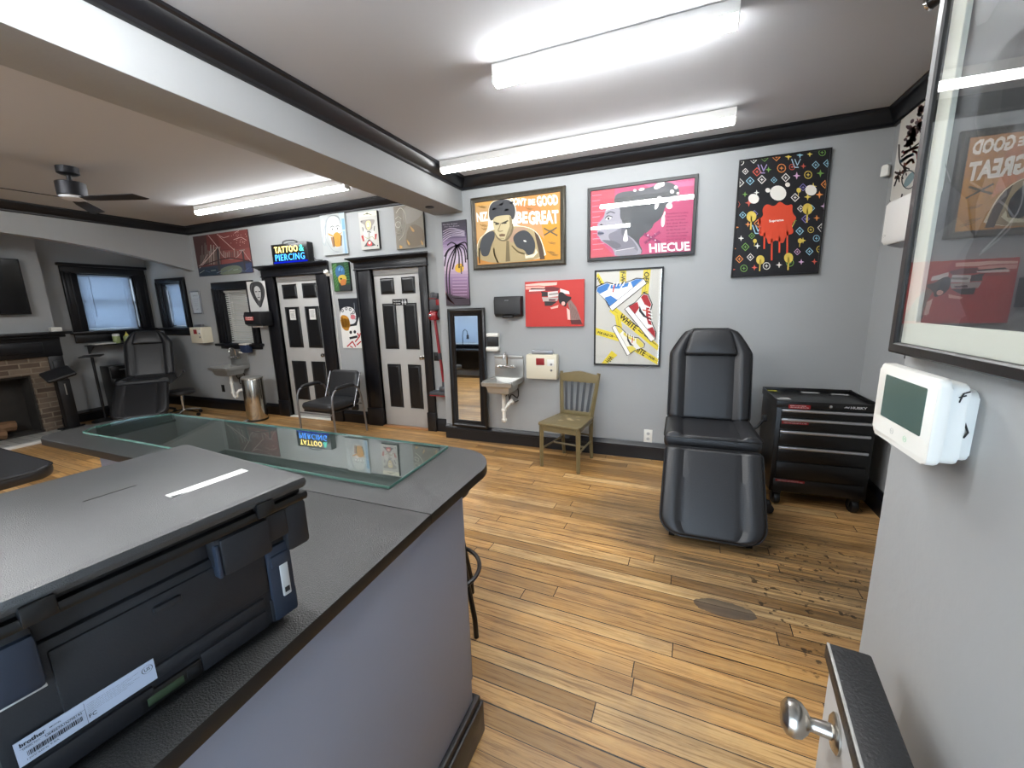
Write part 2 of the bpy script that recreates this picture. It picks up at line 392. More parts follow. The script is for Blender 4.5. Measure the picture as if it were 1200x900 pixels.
class Art:
    """flat painted picture of w x h metres: painted patches stacked in hair-thin layers in front of a canvas"""
    def __init__(s, w, h, quad=None):
        s.w, s.h = w, h; s.v = []; s.f = []; s.c = []; s.k = 0; s.H = None
        if quad:
            A = []; b = []
            for (x, y), (u, v) in zip(quad, [(0, 1), (1, 1), (1, 0), (0, 0)]):
                A += [[x, y, 1, 0, 0, 0, -u*x, -u*y], [0, 0, 0, x, y, 1, -v*x, -v*y]]; b += [u, v]
            s.H = np.append(np.linalg.solve(np.array(A, float), np.array(b, float)), 1).reshape(3, 3)
    def m(s, x, y):
        if s.H is not None:
            q = s.H @ np.array([x, y, 1.0]); x, y = q[0]/q[2], q[1]/q[2]
        x = min(max(x, 0.002), .998); y = min(max(y, 0.002), .998)
        return ((x-.5)*s.w, y*s.h)
    def add(s, pts, faces, col, same=False):
        if not same: s.k += 1
        o = len(s.v); d = -.0006-.00012*s.k
        s.v += [(x, d, z) for x, z in pts]
        for f in faces: s.f.append(tuple(i+o for i in f)); s.c.append(lin(col))
    def poly(s, pts, col, same=False):
        s.add([s.m(*p) for p in pts], [tuple(range(len(pts)))], col, same)
    def smooth(s, pts, col, same=False, it=2):
        for _ in range(it):
            q = []
            for i in range(len(pts)):
                a, b = pts[i], pts[(i+1) % len(pts)]
                q += [(a[0]*.75+b[0]*.25, a[1]*.75+b[1]*.25), (a[0]*.25+b[0]*.75, a[1]*.25+b[1]*.75)]
            pts = q
        s.poly(pts, col, same)
    def ell(s, cx, cy, rx, ry, col, rot=0, same=False, n=18):
        c, q = math.cos(R(rot)), math.sin(R(rot))
        s.poly([(cx+rx*math.cos(a)*c-ry*math.sin(a)*q, cy+rx*math.cos(a)*q+ry*math.sin(a)*c) for a in [2*math.pi*i/n for i in range(n)]], col, same)
    def line(s, pts, w, col, same=False):
        """brush stroke of constant width in drawing units, quad by quad"""
        if not same: s.k += 1
        for (x0, y0), (x1, y1) in zip(pts, pts[1:]):
            dx, dy = x1-x0, y1-y0; L = math.hypot(dx, dy) or 1; nx, ny = -dy/L*w/2, dx/L*w/2
            ex, ey = dx/L*w*.3, dy/L*w*.3
            s.poly([(x0+nx-ex, y0+ny-ey), (x1+nx+ex, y1+ny+ey), (x1-nx+ex, y1-ny+ey), (x0-nx-ex, y0-ny-ey)], col, True)
    def curve(s, pts, w, col, same=False, n=8):
        P = [pts[0]]+list(pts)+[pts[-1]]; out = []
        for i in range(1, len(P)-2):
            for k in range(n):
                t = k/n; r = []
                for a in (0, 1):
                    p0, p1, p2, p3 = P[i-1][a], P[i][a], P[i+1][a], P[i+2][a]
                    r.append(.5*(2*p1+(p2-p0)*t+(2*p0-5*p1+4*p2-p3)*t*t+(3*p1-p0-3*p2+p3)*t**3))
                out.append(tuple(r))
        out.append(pts[-1]); s.line(out, w, col, same)
    def ring(s, cx, cy, rx, ry, w, col, same=False, n=16):
        s.line([(cx+rx*math.cos(2*math.pi*i/n), cy+ry*math.sin(2*math.pi*i/n)) for i in range(n+1)], w, col, same)
    def text(s, st, p0, p1, h, col, bold=.02, up=None):
        """baseline from p0 to p1, letters h units tall on the side given by up"""
        v, f = glyphs(st, bold); dx, dy = p1[0]-p0[0], p1[1]-p0[1]
        if up is None:
            L = math.hypot(dx, dy); up = (dy/L, -dx/L) if s.H is not None else (-dy/L, dx/L)
        s.add([s.m(p0[0]+x*dx+y*up[0]*h, p0[1]+x*dy+y*up[1]*h) for x, y in v], f, col)
    def build(s, name, parent, col, depth=.0, loc=(0, 0, 0), edge=None, label=None):
        """depth > 0 also makes the stretched canvas / board behind the paint"""
        me = bpy.data.meshes.new(name); v = list(s.v); f = list(s.f); c = list(s.c); o = len(v); w = s.w/2
        d = max(depth, .001)
        v += [(-w, 0, 0), (w, 0, 0), (w, 0, s.h), (-w, 0, s.h), (-w, d, 0), (w, d, 0), (w, d, s.h), (-w, d, s.h)]
        q = [(0, 1, 2, 3), (5, 4, 7, 6), (4, 0, 3, 7), (1, 5, 6, 2), (3, 2, 6, 7), (4, 5, 1, 0)]
        for i, a in enumerate(q): f.append(tuple(x+o for x in a)); c.append(lin(col if i == 0 or edge is None else edge))
        me.from_pydata(v, [], f); me.materials.append(M['paint'])
        ca = me.color_attributes.new('pigment', 'FLOAT_COLOR', 'CORNER'); buf = []
        for pl in me.polygons:
            # paint always faces out of the wall
            for _ in pl.loop_indices: buf += [*c[pl.index], 1.0]
        ca.data.foreach_set('color', buf)
        ob = bpy.data.objects.new(name, me); COL.objects.link(ob); ob.parent = parent; ob.location = loc
        if label: ob['label'] = label
        return ob

def rect_frame(bm, w, h, fw, y0, y1, bev=.003, prof=False):
    """mitred rectangular frame, outer size w x h, base at z = 0, from y0 (front) to y1 (wall)"""
    def ring(ins, y): return [bm.verts.new((-w/2+ins, y, ins)), bm.verts.new((w/2-ins, y, ins)), bm.verts.new((w/2-ins, y, h-ins)), bm.verts.new((-w/2+ins, y, h-ins))]
    if prof: rs = [ring(0, y1), ring(0, y0+.012), ring(fw*.12, y0+.004), ring(fw*.3, y0), ring(fw*.5, y0+.010), ring(fw*.78, y0+.014), ring(fw*.85, y0+.008), ring(fw, y0+.014), ring(fw, y1)]
    else: rs = [ring(0, y1), ring(0, y0+bev), ring(bev, y0), ring(fw-bev, y0), ring(fw, y0+bev), ring(fw, y1)]
    for A, B in zip(rs, rs[1:]+rs[:1]):
        for k in range(4): bm.faces.new((A[k], A[(k+1) % 4], B[(k+1) % 4], B[k]))

LEFT_WALL_YAW, RIGHT_WALL_YAW = R(90), R(-90)
# ================================================================== THE ROOM  (camera stands at x = 0, y = 0)
ZC = 2.945                      # ceiling
YR, YL = 4.19, 4.38             # long wall: right half (pier) and left half, set back
XB0, XB1 = -2.6, -2.23          # ceiling beam
XH, XW = -7.25, -8.55           # arch wall and outer left wall
XR, XN, YN = 1.455, .45, 1.10   # right wall, near entry wall and where it ends
YF = -1.6

def wall_y(bm, x0, x1, y0, y1, z0, z1, holes):
    """wall box in the xz plane with rectangular holes (hx0, hx1, hz0, hz1)"""
    xs = sorted(set([x0, x1]+[v for h in holes for v in h[:2]]))
    for a, b in zip(xs, xs[1:]):
        zz = [z0]
        for h in sorted([h for h in holes if h[0] <= a+1e-6 and h[1] >= b-1e-6], key=lambda h: h[2]): zz += [h[2], h[3]]
        zz.append(z1)
        for i in range(0, len(zz), 2):
            if zz[i+1]-zz[i] > 1e-4: bb(bm, a, b, y0, y1, zz[i], zz[i+1])

W2 = (-8.17, -7.66, 1.385, 2.125); W3 = (-6.715, -6.08, 1.125, 1.965)
D1 = (-5.49, -4.655, 0., 2.095); D2 = (-3.715, -2.975, 0., 2.095)
W1 = (3.45, 4.17, 1.385, 2.265)            # in y, on the outer left wall
W4 = (-5.9, -4.75, .85, 2.2); W5 = (-.45, .36, .12, 2.45)

bm = new_bm(); bb(bm, -8.9, 1.9, -1.9, 4.9, -.08, 0); struct('floor', bm, 'floor')
bm = new_bm(); bb(bm, -8.9, 1.9, -1.9, 4.9, ZC, ZC+.08); struct('ceiling', bm, 'ceiling')
bm = new_bm(); bb(bm, XB0, XR+.3, YR, 4.9, 0, ZC); struct('wall_back_right', bm, 'wall')
bm = new_bm(); wall_y(bm, -8.9, XB0, YL, YL+.16, 0, ZC, [W2, W3, D1, D2])
bb(bm, D1[0]-.2, D2[1]+.2, YL+.16, YL+.2, 0, ZC); struct('wall_back_left', bm, 'wall')
bm = new_bm()
for a, b, c, d in [(YF, W1[0], 0, ZC), (W1[1], YL, 0, ZC), (W1[0], W1[1], 0, W1[2]), (W1[0], W1[1], W1[3], ZC)]: bb(bm, XW-.16, XW, a, b, c, d)
struct('wall_left', bm, 'wall')
bm = new_bm(); bb(bm, XR, XR+.3, YN, YR, 0, ZC); struct('wall_right', bm, 'wall')
bm = new_bm(); bb(bm, XN, XR+.3, YF, YN, 0, ZC, .004); struct('wall_right_near', bm, 'wall')
bm = new_bm(); wall_y(bm, XW, XN, YF-.16, YF, 0, ZC, [W4, W5]); struct('wall_front', bm, 'wall')
bm = new_bm(); bb(bm, XB0, XB1, YF, YL, 2.615, ZC, .006); struct('ceiling_beam', bm, 'wall')
# arched wall over the alcove
arch = [(YF, ZC), (YF, 2.0)] + [(y, 2.6-.0527*(y-1.9)**2) for y in [-1.2+.155*i for i in range(37)] if y < YL] + [(YL, 2.276), (YL, ZC)]
bm = new_bm(); prism(bm, arch, 0, .12, Matrix(((0, 0, 1, XH-.12), (1, 0, 0, 0), (0, 1, 0, 0), (0, 0, 0, 1)))); struct('wall_left_upper', bm, 'wall')
# chimney breast with the firebox opening
XC = -8.25
bm = new_bm()
for a, b, c, d in [(.7, 1.25, 0, ZC), (2.64, 2.99, 0, ZC), (1.25, 2.64, .845, ZC)]: bb(bm, XW, XC, a, b, c, d)
struct('wall_left_far', bm, 'wall')

# crown mouldings and baseboards
crown = [(0, 2.945), (.085, 2.945), (.085, 2.93), (.07, 2.922), (.06, 2.895), (.035, 2.862), (.022, 2.85), (.022, 2.832), (.012, 2.826), (0, 2.826)]
bm = new_bm(); sweep(bm, [(XB1, YF), (XB1, YR), (XR, YR), (XR, YN)], crown); struct('trim_1', bm, 'trim')
bm = new_bm(); sweep(bm, [(XH, YF), (XH, YL), (XB0, YL)], crown); struct('trim_2', bm, 'trim')
base = [(0, 0), (.024, 0), (.024, .118), (.034, .122), (.034, .138), (.024, .15), (.02, .165), (.012, .178), (0, .178)]
baseL = [(0, 0), (.02, 0), (.02, .14), (.012, .155), (.012, .165), (0, .17)]
bm = new_bm(); sweep(bm, [(XB0+.02, YL), (XB0+.02, YR), (XR, YR), (XR, YN)], base); struct('baseboard_right', bm, 'trim')
bm = new_bm(); sweep(bm, [(-2.855, YL), (XB0+.01, YL)], baseL); struct('baseboard_inner', bm, 'trim')
bm = new_bm(); sweep(bm, [(-4.415, YL), (-3.985, YL)], base); struct('baseboard_middle', bm, 'trim')
bm = new_bm(); sweep(bm, [(XW, 3.0), (XW, YL), (-5.71, YL)], base); struct('baseboard_left', bm, 'trim')

# ------------------------------------------------------------------ doors
def door(n, D, knob_right, cap_x0, cap_x1, jl, jr, label):
    x0, x1, _, zt = D; w = x1-x0
    d = bpy.data.objects.new('door_%d' % n, None); COL.objects.link(d); d.location = (x0, YL, 0); d['kind'] = 'structure'
    bm = new_bm(); dz = 2.02
    bb(bm, .004, w-.004, .035, .075, .012, dz, .002); build('door_leaf', bm, 'door_white', d)
    bm = new_bm(); bb(bm, 0, w, .03, .08, dz+.004, zt); build('transom_board', bm, 'door_white', d)
    sw = (w-.004)/2
    cols = [(.105, .105+.215*w/.74), (w-.10-.205*w/.74, w-.10)]
    if n == 1: cols = [(.10, .385), (.495, .765)]
    for (a, b) in cols:
        for z0, z1 in ((1.78, 1.985), (1.065, 1.662), (.268, .866)):
            bm = new_bm(); t = new_bm()
            rs = []
            for ins, y in ((0, .034), (.004, .026), (.012, .034), (.035, .022), (.037, .022)):
                rs.append([t.verts.new((a+ins, y, z0+ins)), t.verts.new((b-ins, y, z0+ins)), t.verts.new((b-ins, y, z1-ins)), t.verts.new((a+ins, y, z1-ins))])
            for A, B in zip(rs, rs[1:]):
                for k in range(4): t.faces.new((A[k], A[(k+1) % 4], B[(k+1) % 4], B[k]))
            t.faces.new(rs[-1]); t.faces.new(rs[0][::-1]); merge(bm, t); build('door_panel', bm, 'black_panel', d)
    # casing: two stepped jambs with plinths, frieze and projecting cap
    for s, (a, b) in enumerate(((jl-x0, 0.), (w, jr-x0))):
        bm = new_bm(); bb(bm, a, b, -.028, 0.10, 0, zt+.03, .004)
        o_, i_ = (a, b) if s == 0 else (b, a)
        e = .03*(1 if s == 0 else -1)
        bb(bm, min(o_, o_+e), max(o_, o_+e), -.04, 0, .25, zt+.03, .004)
        bb(bm, min(a, b)-.006, max(a, b)+.006, -.046, .0, 0, .25, .004)
        build('casing_jamb', bm, 'trim', d)
    bm = new_bm(); a, b = jl-x0, jr-x0
    bb(bm, a-.01, b+.01, -.034, .09, zt, zt+.115, .003); bb(bm, a-.018, b+.018, -.046, 0, zt, zt+.02, .006)
    prof = [(0, zt+.10), (.045, zt+.10), (.055, zt+.115), (.085, zt+.135), (.105, zt+.14), (.105, zt+.158), (0, zt+.158)]
    t = new_bm()
    rr = []
    for xe, sg in ((a-.01, -1), (b+.01, 1)):
        rr.append([t.verts.new((xe+sg*max(0, q-.03), -q, z)) for q, z in prof])
    for j in range(len(prof)): t.faces.new((rr[0][j], rr[0][(j+1) % len(prof)], rr[1][(j+1) % len(prof)], rr[1][j]))
    t.faces.new(rr[0]); t.faces.new(rr[1][::-1]); merge(bm, t)
    build('casing_head', bm, 'trim', d)
    kx = w-.055 if knob_right else .055
    bm = new_bm(); lathe(bm, [(.026, 0), (.026, .006), (.012, .01), (.011, .03), (.02, .036), (.028, .05), (.024, .062), (.01, .066)], (kx, .035, .965), (0, -1, 0), 20); build('door_knob', bm, 'nickel', d)
    bm = new_bm(); bb(bm, 0, w, -.045, .03, 0, .014, .004); build('threshold', bm, 'thresh' if n == 2 else 'white_plastic', d)
    return d
door(1, D1, True, -5.73, -4.31, -5.70, -4.43, '')
door(2, D2, True, -3.93, -2.74, -3.955, -2.855, '')

# ------------------------------------------------------------------ windows
def blind(w, h, d, mtl, nm, slat=.025, bottom=True, pitch=.021, tilt=24):
    bm = new_bm(); n = int(h/pitch)
    bb(bm, -w/2, w/2, -.02, .02, h-.03, h, .003)
    for i in range(n):
        z = h-.04-i*(h-.06)/n
        bx(bm, 0, 0, z, w-.006, .0012, slat, rot=Matrix.Rotation(R(tilt), 3, 'X'))
    if bottom: bb(bm, -w/2, w/2, -.012, .012, .0, .018, .003)
    for x in (-w*.36, w*.36): cyl(bm, (x, -.014, .01), (x, -.014, h-.02), .0012, n=5)
    cyl(bm, (-w*.30, -.024, h*.25), (-w*.30, -.024, h-.02), .004, n=6)
    return build(nm, bm, mtl, d, smooth=False)

def window(n, loc, rotz, w, h, cas, head, sill, drop=.0, bmat='blind', pane=True, with_blind=True, cap=True):
    """loc = middle of the bottom of the clear opening on the wall face; local -y looks into the room"""
    d = bpy.data.objects.new('window_%d' % n, None); COL.objects.link(d); d.location = loc; d.rotation_euler = (0, 0, rotz); d['kind'] = 'structure'
    bm = new_bm()
    for s in (-1, 1):
        bb(bm, s*w/2, s*(w/2+cas), -.03, 0, -.02, h+.02, .004); bb(bm, s*(w/2+cas*.75), s*(w/2+cas), -.045, 0, -.02, h+.02, .004); bb(bm, s*(w/2+cas*.3), s*(w/2+cas*.42), -.036, 0, -.02, h+.02, .003)
        bb(bm, s*(w/2-.02), s*w/2, -.01, .15, 0, h, .002)
    bb(bm, -w/2-cas, w/2+cas, -.034, 0, h, h+head, .004); bb(bm, -w/2, w/2, -.01, .15, h-.02, h)
    if cap: bb(bm, -w/2-cas-.03, w/2+cas+.03, -.07, 0, h+head-.045, h+head, .012)
    build('window_casing', bm, 'trim', d)
    bm = new_bm(); bb(bm, -w/2-cas-.04, w/2+cas+.04, -.10, .15, -.04, 0, .01); bb(bm, -w/2-cas, w/2+cas, -.03, 0, -sill, -.04, .004)
    build('window_sill', bm, 'trim', d)
    bm = new_bm()
    for z0, z1, y in ((0, h/2+.02, .09), (h/2-.02, h, .115)):
        for s in (-1, 1): bb(bm, s*(w/2-.02), s*(w/2-.06), y, y+.025, z0, z1)
        bb(bm, -w/2+.02, w/2-.02, y, y+.025, z0, z0+.04); bb(bm, -w/2+.02, w/2-.02, y, y+.025, z1-.04, z1)
    build('sash', bm, 'white_plastic', d)
    if pane:
        bm = new_bm(); bb(bm, -w/2+.055, w/2-.055, .10, .103, .035, h/2, 0); bb(bm, -w/2+.055, w/2-.055, .125, .128, h/2, h-.035, 0); build('pane', bm, 'glass_clear', d, smooth=False)
    else:
        bm = new_bm(); bb(bm, -w/2+.02, w/2-.02, .13, .14, 0, h); build('shut_board', bm, 'white_plastic', d)
    if with_blind:
        b = blind(w-.075, h-.02, d, bmat, 'blind', pitch=.021 if pane else .034, tilt=24 if pane else -35); b.location = (.0, .045, .004)
    return d
window(1, (XW, (W1[0]+W1[1])/2, W1[2]), LEFT_WALL_YAW, W1[1]-W1[0], W1[3]-W1[2], .165, .145, .175)
window(2, ((W2[0]+W2[1])/2, YL, W2[2]), 0, W2[1]-W2[0], W2[3]-W2[2], .13, .075, .135, cap=False)
window(3, ((W3[0]+W3[1])/2, YL, W3[2]), 0, W3[1]-W3[0], W3[3]-W3[2], .15, .11, .09, bmat='blind_dull', pane=False, cap=False)
window(4, ((W4[0]+W4[1])/2, YF, W4[2]), R(180), W4[1]-W4[0], W4[3]-W4[2], .12, .12, .12)
window(5, ((W5[0]+W5[1])/2, YF, W5[2]), R(180), W5[1]-W5[0], W5[3]-W5[2], .12, .12, .12, with_blind=False)

# ------------------------------------------------------------------ lamps on the ceiling
def tube_lamp(label, x, y, L, rz=0., lm=None):
    t = thing('ceiling_tube_light', label, 'ceiling light', (x, y, ZC), rz, 'ceiling tube lights')
    bm = new_bm(); bb(bm, -L/2, L/2, -.038, .038, -.062, -.0, .004); build('housing', bm, 'lamp_body', t)
    bm = new_bm()
    pf = [(-.036, -.06), (-.036, -.078), (-.028, -.098), (0, -.106), (.028, -.098), (.036, -.078), (.036, -.06)]
    A = [bm.verts.new((-L/2+.006, a, b)) for a, b in pf]; B = [bm.verts.new((L/2-.006, a, b)) for a, b in pf]
    for i in range(len(pf)): bm.faces.new((A[i], A[(i+1) % len(pf)], B[(i+1) % len(pf)], B[i]))
    bm.faces.new(A); bm.faces.new(B[::-1]); build('diffuser', bm, lm or ('led' if L > 2 else 'led_strong'), t)
    bm = new_bm()
    for s in (-1, 1): bb(bm, s*(L/2-.004), s*(L/2+.004), -.04, .04, -.10, 0, .003)
    build_each('end_cap', bm, 'lamp_body', t); return t
tube_lamp('short white tube light on the right ceiling nearer the camera', -.42, 2.43, 1.24)
tube_lamp('long white tube light on the right ceiling along the picture wall', -.905, 3.64, 2.46)
tube_lamp('long white tube light on the left ceiling beyond the beam', -4.52, 3.63, 2.46, 0., 'led_back')
tube_lamp('short white tube light above the reception counter', -1.42, .86, 1.24)

tube_lamp('long white fill tube light added at the front of the left ceiling', -4.6, -.3, 2.46, 0., 'led_fill_left')  # added out of view as fill to brighten the left room and ceiling
tube_lamp('added white fill tube light along the beam by the front wall', -2.02, -.72, 1.24, R(90))  # unseen tube put in to lift the foreground floor and near wall
# ceiling fan
t = thing('ceiling_fan', 'dark three blade ceiling fan with round white lens on the left ceiling', 'fan', (-5.22, 2.22, ZC))
bm = new_bm(); lathe(bm, [(.078, 0), (.078, -.055), (.06, -.065), (.03, -.07)], n=28); build('canopy', bm, 'fan_metal', t)
bm = new_bm(); cyl(bm, (0, 0, -.06), (0, 0, -.15), .018); build('rod', bm, 'fan_metal', t)
bm = new_bm(); lathe(bm, [(.02, -.125), (.10, -.13), (.104, -.135), (.104, -.245), (.095, -.25), (.05, -.25)], n=32); build('motor', bm, 'fan_metal', t)
bm = new_bm(); lathe(bm, [(.08, -.25), (.095, -.252), (.09, -.27), (.06, -.28), (.01, -.282)], n=28); build('lens', bm, 'fan_lens', t)
for k in range(3):
    a = R(22+120*k); bm = new_bm()
    prism(bm, [(.08, -.035), (.2, -.05), (.60, -.062), (.66, .045), (.62, .06), (.2, .05), (.08, .035)], -.003, .003, Matrix.Translation((0, 0, -.268)) @ Matrix.Rotation(a, 4, 'Z') @ Matrix.Rotation(R(-10), 4, 'X'), .002)
    build('blade', bm, 'fan_blade', t)
bm = new_bm(); lathe(bm, [(.045, 0), (.045, -.008), (.03, -.012)], n=20); single('beam_vent', bm, 'black_plastic', 'small round black fixture under the end of the grey beam', 'vent', (-2.42, 3.83, 2.615))

t = thing('ceiling_spotlight', 'small black twin spotlight on the ceiling beside the large glazed picture', 'spotlight', (1.09, 2.66, ZC))
bm = new_bm(); lathe(bm, [(.055, 0), (.055, -.018), (.04, -.022)], n=22); build('base_plate', bm, 'black_metal', t)
for s_ in (-1, 1):
    bm = new_bm(); lathe(bm, [(.018, 0), (.026, .01), (.03, .06), (.03, .075)], (s_*.035, .02, -.028), (s_*.55, .8, -.12), 18); build('lamp_head', bm, 'black_metal', t)
    bm = new_bm(); lathe(bm, [(.031, .07), (.033, .074), (.033, .08), (.029, .081)], (s_*.035, .02, -.028), (s_*.55, .8, -.12), 18); build('chrome_rim', bm, 'chrome', t)
# ================================================================== FURNITURE
def local_of(p):
    return (Matrix.Translation(p.location) @ Euler(p.rotation_euler).to_matrix().to_4x4()).inverted()
def wbuild(name, bm, mats, parent, **k):
    bmesh.ops.transform(bm, matrix=local_of(parent), verts=bm.verts[:]); return build(name, bm, mats, parent, **k)

# ------------------------------------------------------------------ reception counter
ZT = 1.03
ctr = thing('reception_counter', 'grey reception counter with speckled black top and rounded corner under the printer', 'counter', (-1.0, .6, 0))
def arcpts(cx, cy, r, a0, a1, n=10): return [(cx+r*math.cos(R(a0+(a1-a0)*i/n)), cy+r*math.sin(R(a0+(a1-a0)*i/n))) for i in range(n+1)]
end = [(-2.76, 1.40), (-2.84, 1.33), (-2.89, 1.245), (-2.912, 1.12), (-2.918, 1.03), (-2.912, .95), (-2.88, .905), (-2.83, .884)]
top_far = [(-.616, .881), (-.616, 1.12)] + arcpts(-.80, 1.20, .186, -8, 78, 10) + [(-.78, 1.382), (-.9, 1.392), (-1.2, 1.393)] + end + [(-2.07, .872), (-1.35, .868), (-1.25, .881)]
bm = new_bm(); prism(bm, top_far, ZT-.032, ZT, None, .002, side=1); wbuild('countertop', bm, ['counter', 'counter_edge'], ctr)
bm = new_bm(); prism(bm, [(-.616, .8795), (-1.22, .8795), (-1.22, YF+.3), (-.59, YF+.3), (-.598, .2)], ZT-.032, ZT, None, .002, side=1); wbuild('countertop', bm, ['counter', 'counter_edge'], ctr)
bm = new_bm()
bb(bm, -1.17, -.64, YF+.32, 1.095, .0, ZT-.033, .004); bb(bm, -2.45, -1.17, .93, 1.33, 0, ZT-.033, .004); bb(bm, -1.17, -.76, 1.09, 1.31, 0, ZT-.033, .003)
wbuild('front_panel', bm, 'counter_body', ctr)
bm = new_bm()
bb(bm, -.66, -.614, YF+.32, 1.128, 0, .135, .003); bb(bm, -.66, -.622, YF+.32, 1.122, .13, .165, .006)
wbuild('kick_board', bm, 'trim', ctr)

# sheet of glass on the counter
bm = new_bm(); gl = [(-.832, .975), (-.848, 1.366), (-2.70, 1.366), (-2.80, 1.24), (-2.80, 1.07), (-2.735, 1.0)]
prism(bm, gl, 0.0006, .0096); g = single('glass_sheet', bm, 'glass_sheet', 'clear green edged glass sheet lying on the black counter top', 'glass', (0, 0, ZT))
bm = new_bm(); n = len(gl)
for i in range(n):
    (x0, y0), (x1, y1) = gl[i], gl[(i+1) % n]; d = Vector((x1-x0, y1-y0)).normalized(); q = (d.y*.0008, -d.x*.0008)
    A = [bm.verts.new((x0+q[0], y0+q[1], .0008)), bm.verts.new((x1+q[0], y1+q[1], .0008)), bm.verts.new((x1+q[0], y1+q[1], .0094)), bm.verts.new((x0+q[0], y0+q[1], .0094))]
    B = [bm.verts.new((v.co.x-2*q[0], v.co.y-2*q[1], v.co.z)) for v in A]
    bm.faces.new(A); bm.faces.new(B[::-1])
    for k in range(4): bm.faces.new((A[k], A[(k+1) % 4], B[(k+1) % 4], B[k]))
build('polished_edge', bm, 'glass_edge', g)

# ------------------------------------------------------------------ printer, its back turned to the camera
pa = R(-6.39); px, py = -.627, .515
off = Matrix.Rotation(pa, 4, 'Z') @ Vector((-.21, -.205, 0))
pr = thing('printer', 'charcoal laser printer and scanner on the counter with its back to the camera', 'printer', (px+off.x, py+off.y, ZT), pa)
PT = Matrix.Translation((.21, .205, 0))
def pp(name, boxes, mtl, bev=.003, parent=None):
    bm = new_bm()
    for b in boxes: bb(bm, *b[:6], b[6] if len(b) > 6 else bev)
    bmesh.ops.transform(bm, matrix=PT, verts=bm.verts[:]); return build(name, bm, mtl, parent or pr)
pp('lower_body', [(-.42, -.022, -.40, -.042, .012, .19, .008), (-.422, -.018, -.395, -.262, .014, .047, .003), (-.1, -.0185, -.203, -.098, .014, .047, .003), (-.1, -.0175, -.262, -.098, .052, .073, .004), (-.1, -.0185, -.09, -.0405, .014, .06, .004)], 'printer')
pp('foot', [(-.41, -.37, -.39, -.35, 0, .014), (-.41, -.37, -.10, -.06, 0, .014), (-.075, -.035, -.39, -.35, 0, .014), (-.075, -.035, -.10, -.06, 0, .014)], 'printer_gloss')
pp('upper_housing', [(-.43, -.03, -.402, -.01, .15, .224, .006), (-.43, -.008, -.05, -.005, .135, .224, .008), (-.2, -.0055, -.165, -.045, .172, .224, .006), (-.43, -.008, -.405, -.352, .15, .224, .006)], 'printer')
h = pp('hinge_cover', [(-.06, .0, -.158, -.08, .158, .222, .006)], 'printer'); pp('blue_cheek', [(-.05, -.003, -.165, -.1575, .158, .215, .003)], 'printer_blue', parent=h)
pp('hinge_cover', [(-.06, -.002, -.395, -.352, .145, .215, .006)], 'printer_blue')
pp('paper_edge', [(-.02, -.012, -.392, -.352, .139, .1425, .0008)], 'grey_tag')
pp('scanner_band', [(-.44, -.002, -.408, -.002, .2235, .2405, .006)], 'printer_gloss')
pp('lid', [(-.445, 0, -.41, 0, .246, .27, .011)], 'printer_lid'); pp('lid_seal', [(-.43, -.012, -.40, -.012, .238, .248, .002)], 'printer_gloss')
pp('lid_hinge', [(-.014, .003, -.098, -.068, .228, .254, .003), (-.014, .003, -.36, -.33, .228, .254, .003)], 'printer_gloss')
pp('lid_groove', [(-.252, -.247, -.235, -.165, .2688, .2706, .0006)], 'printer_gloss')
rc = pp('rear_cover', [(-.03, -.0185, -.345, -.088, .080, .176, .003)], 'printer'); pp('cover_pull', [(-.02, -.012, -.246, -.212, .152, .163, .003)], 'printer', parent=rc)
cl = pp('side_column', [(-.03, -.0155, -.086, -.043, .014, .158, .004), (-.03, -.011, -.082, -.047, .118, .142, .004)], 'printer_blue')
pp('column_window', [(-.02, -.0125, -.068, -.053, .055, .128, .002)], 'grey_tag', parent=cl); pp('window_mark', [(-.02, -.0119, -.065, -.056, .062, .072, .0005)], 'ink', parent=cl)
po = pp('port_recess', [(-.03, -.0180, -.281, -.203, .015, .041, .003)], 'printer_gloss')
pp('circuit_board', [(-.03, -.0172, -.272, -.228, .021, .034, .001)], 'circuit', parent=po); pp('port_block', [(-.03, -.0165, -.224, -.208, .022, .038, .002)], 'black_plastic', parent=po)
a = Art(.131, .033)
a.text('brother', (.03, .74), (.19, .74), .17, '#222733', .03)
a.text('MODEL', (.215, .80), (.29, .80), .06, '#3a3f4c'); a.text('U64667A1N798143', (.18, .56), (.42, .56), .10, '#22262f', .01)
x = .06; rnd = random.Random(4)
while x < .42:
    w_ = rnd.choice([.003, .005, .008]); a.poly([(x, .28), (x+w_, .28), (x+w_, .48), (x, .48)], '#20242c', True); x += w_+rnd.choice([.003, .005])
a.text('SERIAL NO.', (.04, .60), (.15, .60), .07, '#333845', 0); a.text('120V 60Hz 9.8A', (.05, .15), (.25, .15), .07, '#333845', 0)
a.line([(.03, .68), (.44, .68)], .012, '#4a5060'); a.line([(.445, .05), (.445, .95)], .003, '#4a5060')
a.text('FC', (.46, .22), (.515, .22), .16, '#20242c', .01)
for k in range(6): a.text('complies with part 15 of the rules operation is subject', (.46, .80-.07*k), (.86-.05*(k % 3), .80-.07*k), .04, '#3f4553', 0)
a.text('US', (.905, .66), (.955, .66), .16, '#20242c', .01); a.ring(.93, .74, .045, .17, .006, '#20242c')
o = a.build('rating_label', pr, '#b9c3d6', .0006, (-.0172+.21, -.322+.205, .056), '#b9c3d6', 'white rating label with barcode'); o.rotation_euler = (0, 0, R(90))
a = Art(.124, .024)
a.text('recycling', (.05, .35), (.38, .35), .4, '#55585a', .0); a.line([(.55, .55), (.62, .6), (.7, .45)], .05, '#8a8d90'); a.poly([(.8, .99), (.999, .72), (.999, .999)], '#3a3c3e')
o = a.build('lid_sticker', pr, '#dedfda', .0005, (-.148+.21, -.10+.205, .2702), '#dedfda', 'white strip sticker on the lid'); o.rotation_euler = (R(-90), 0, R(-90))

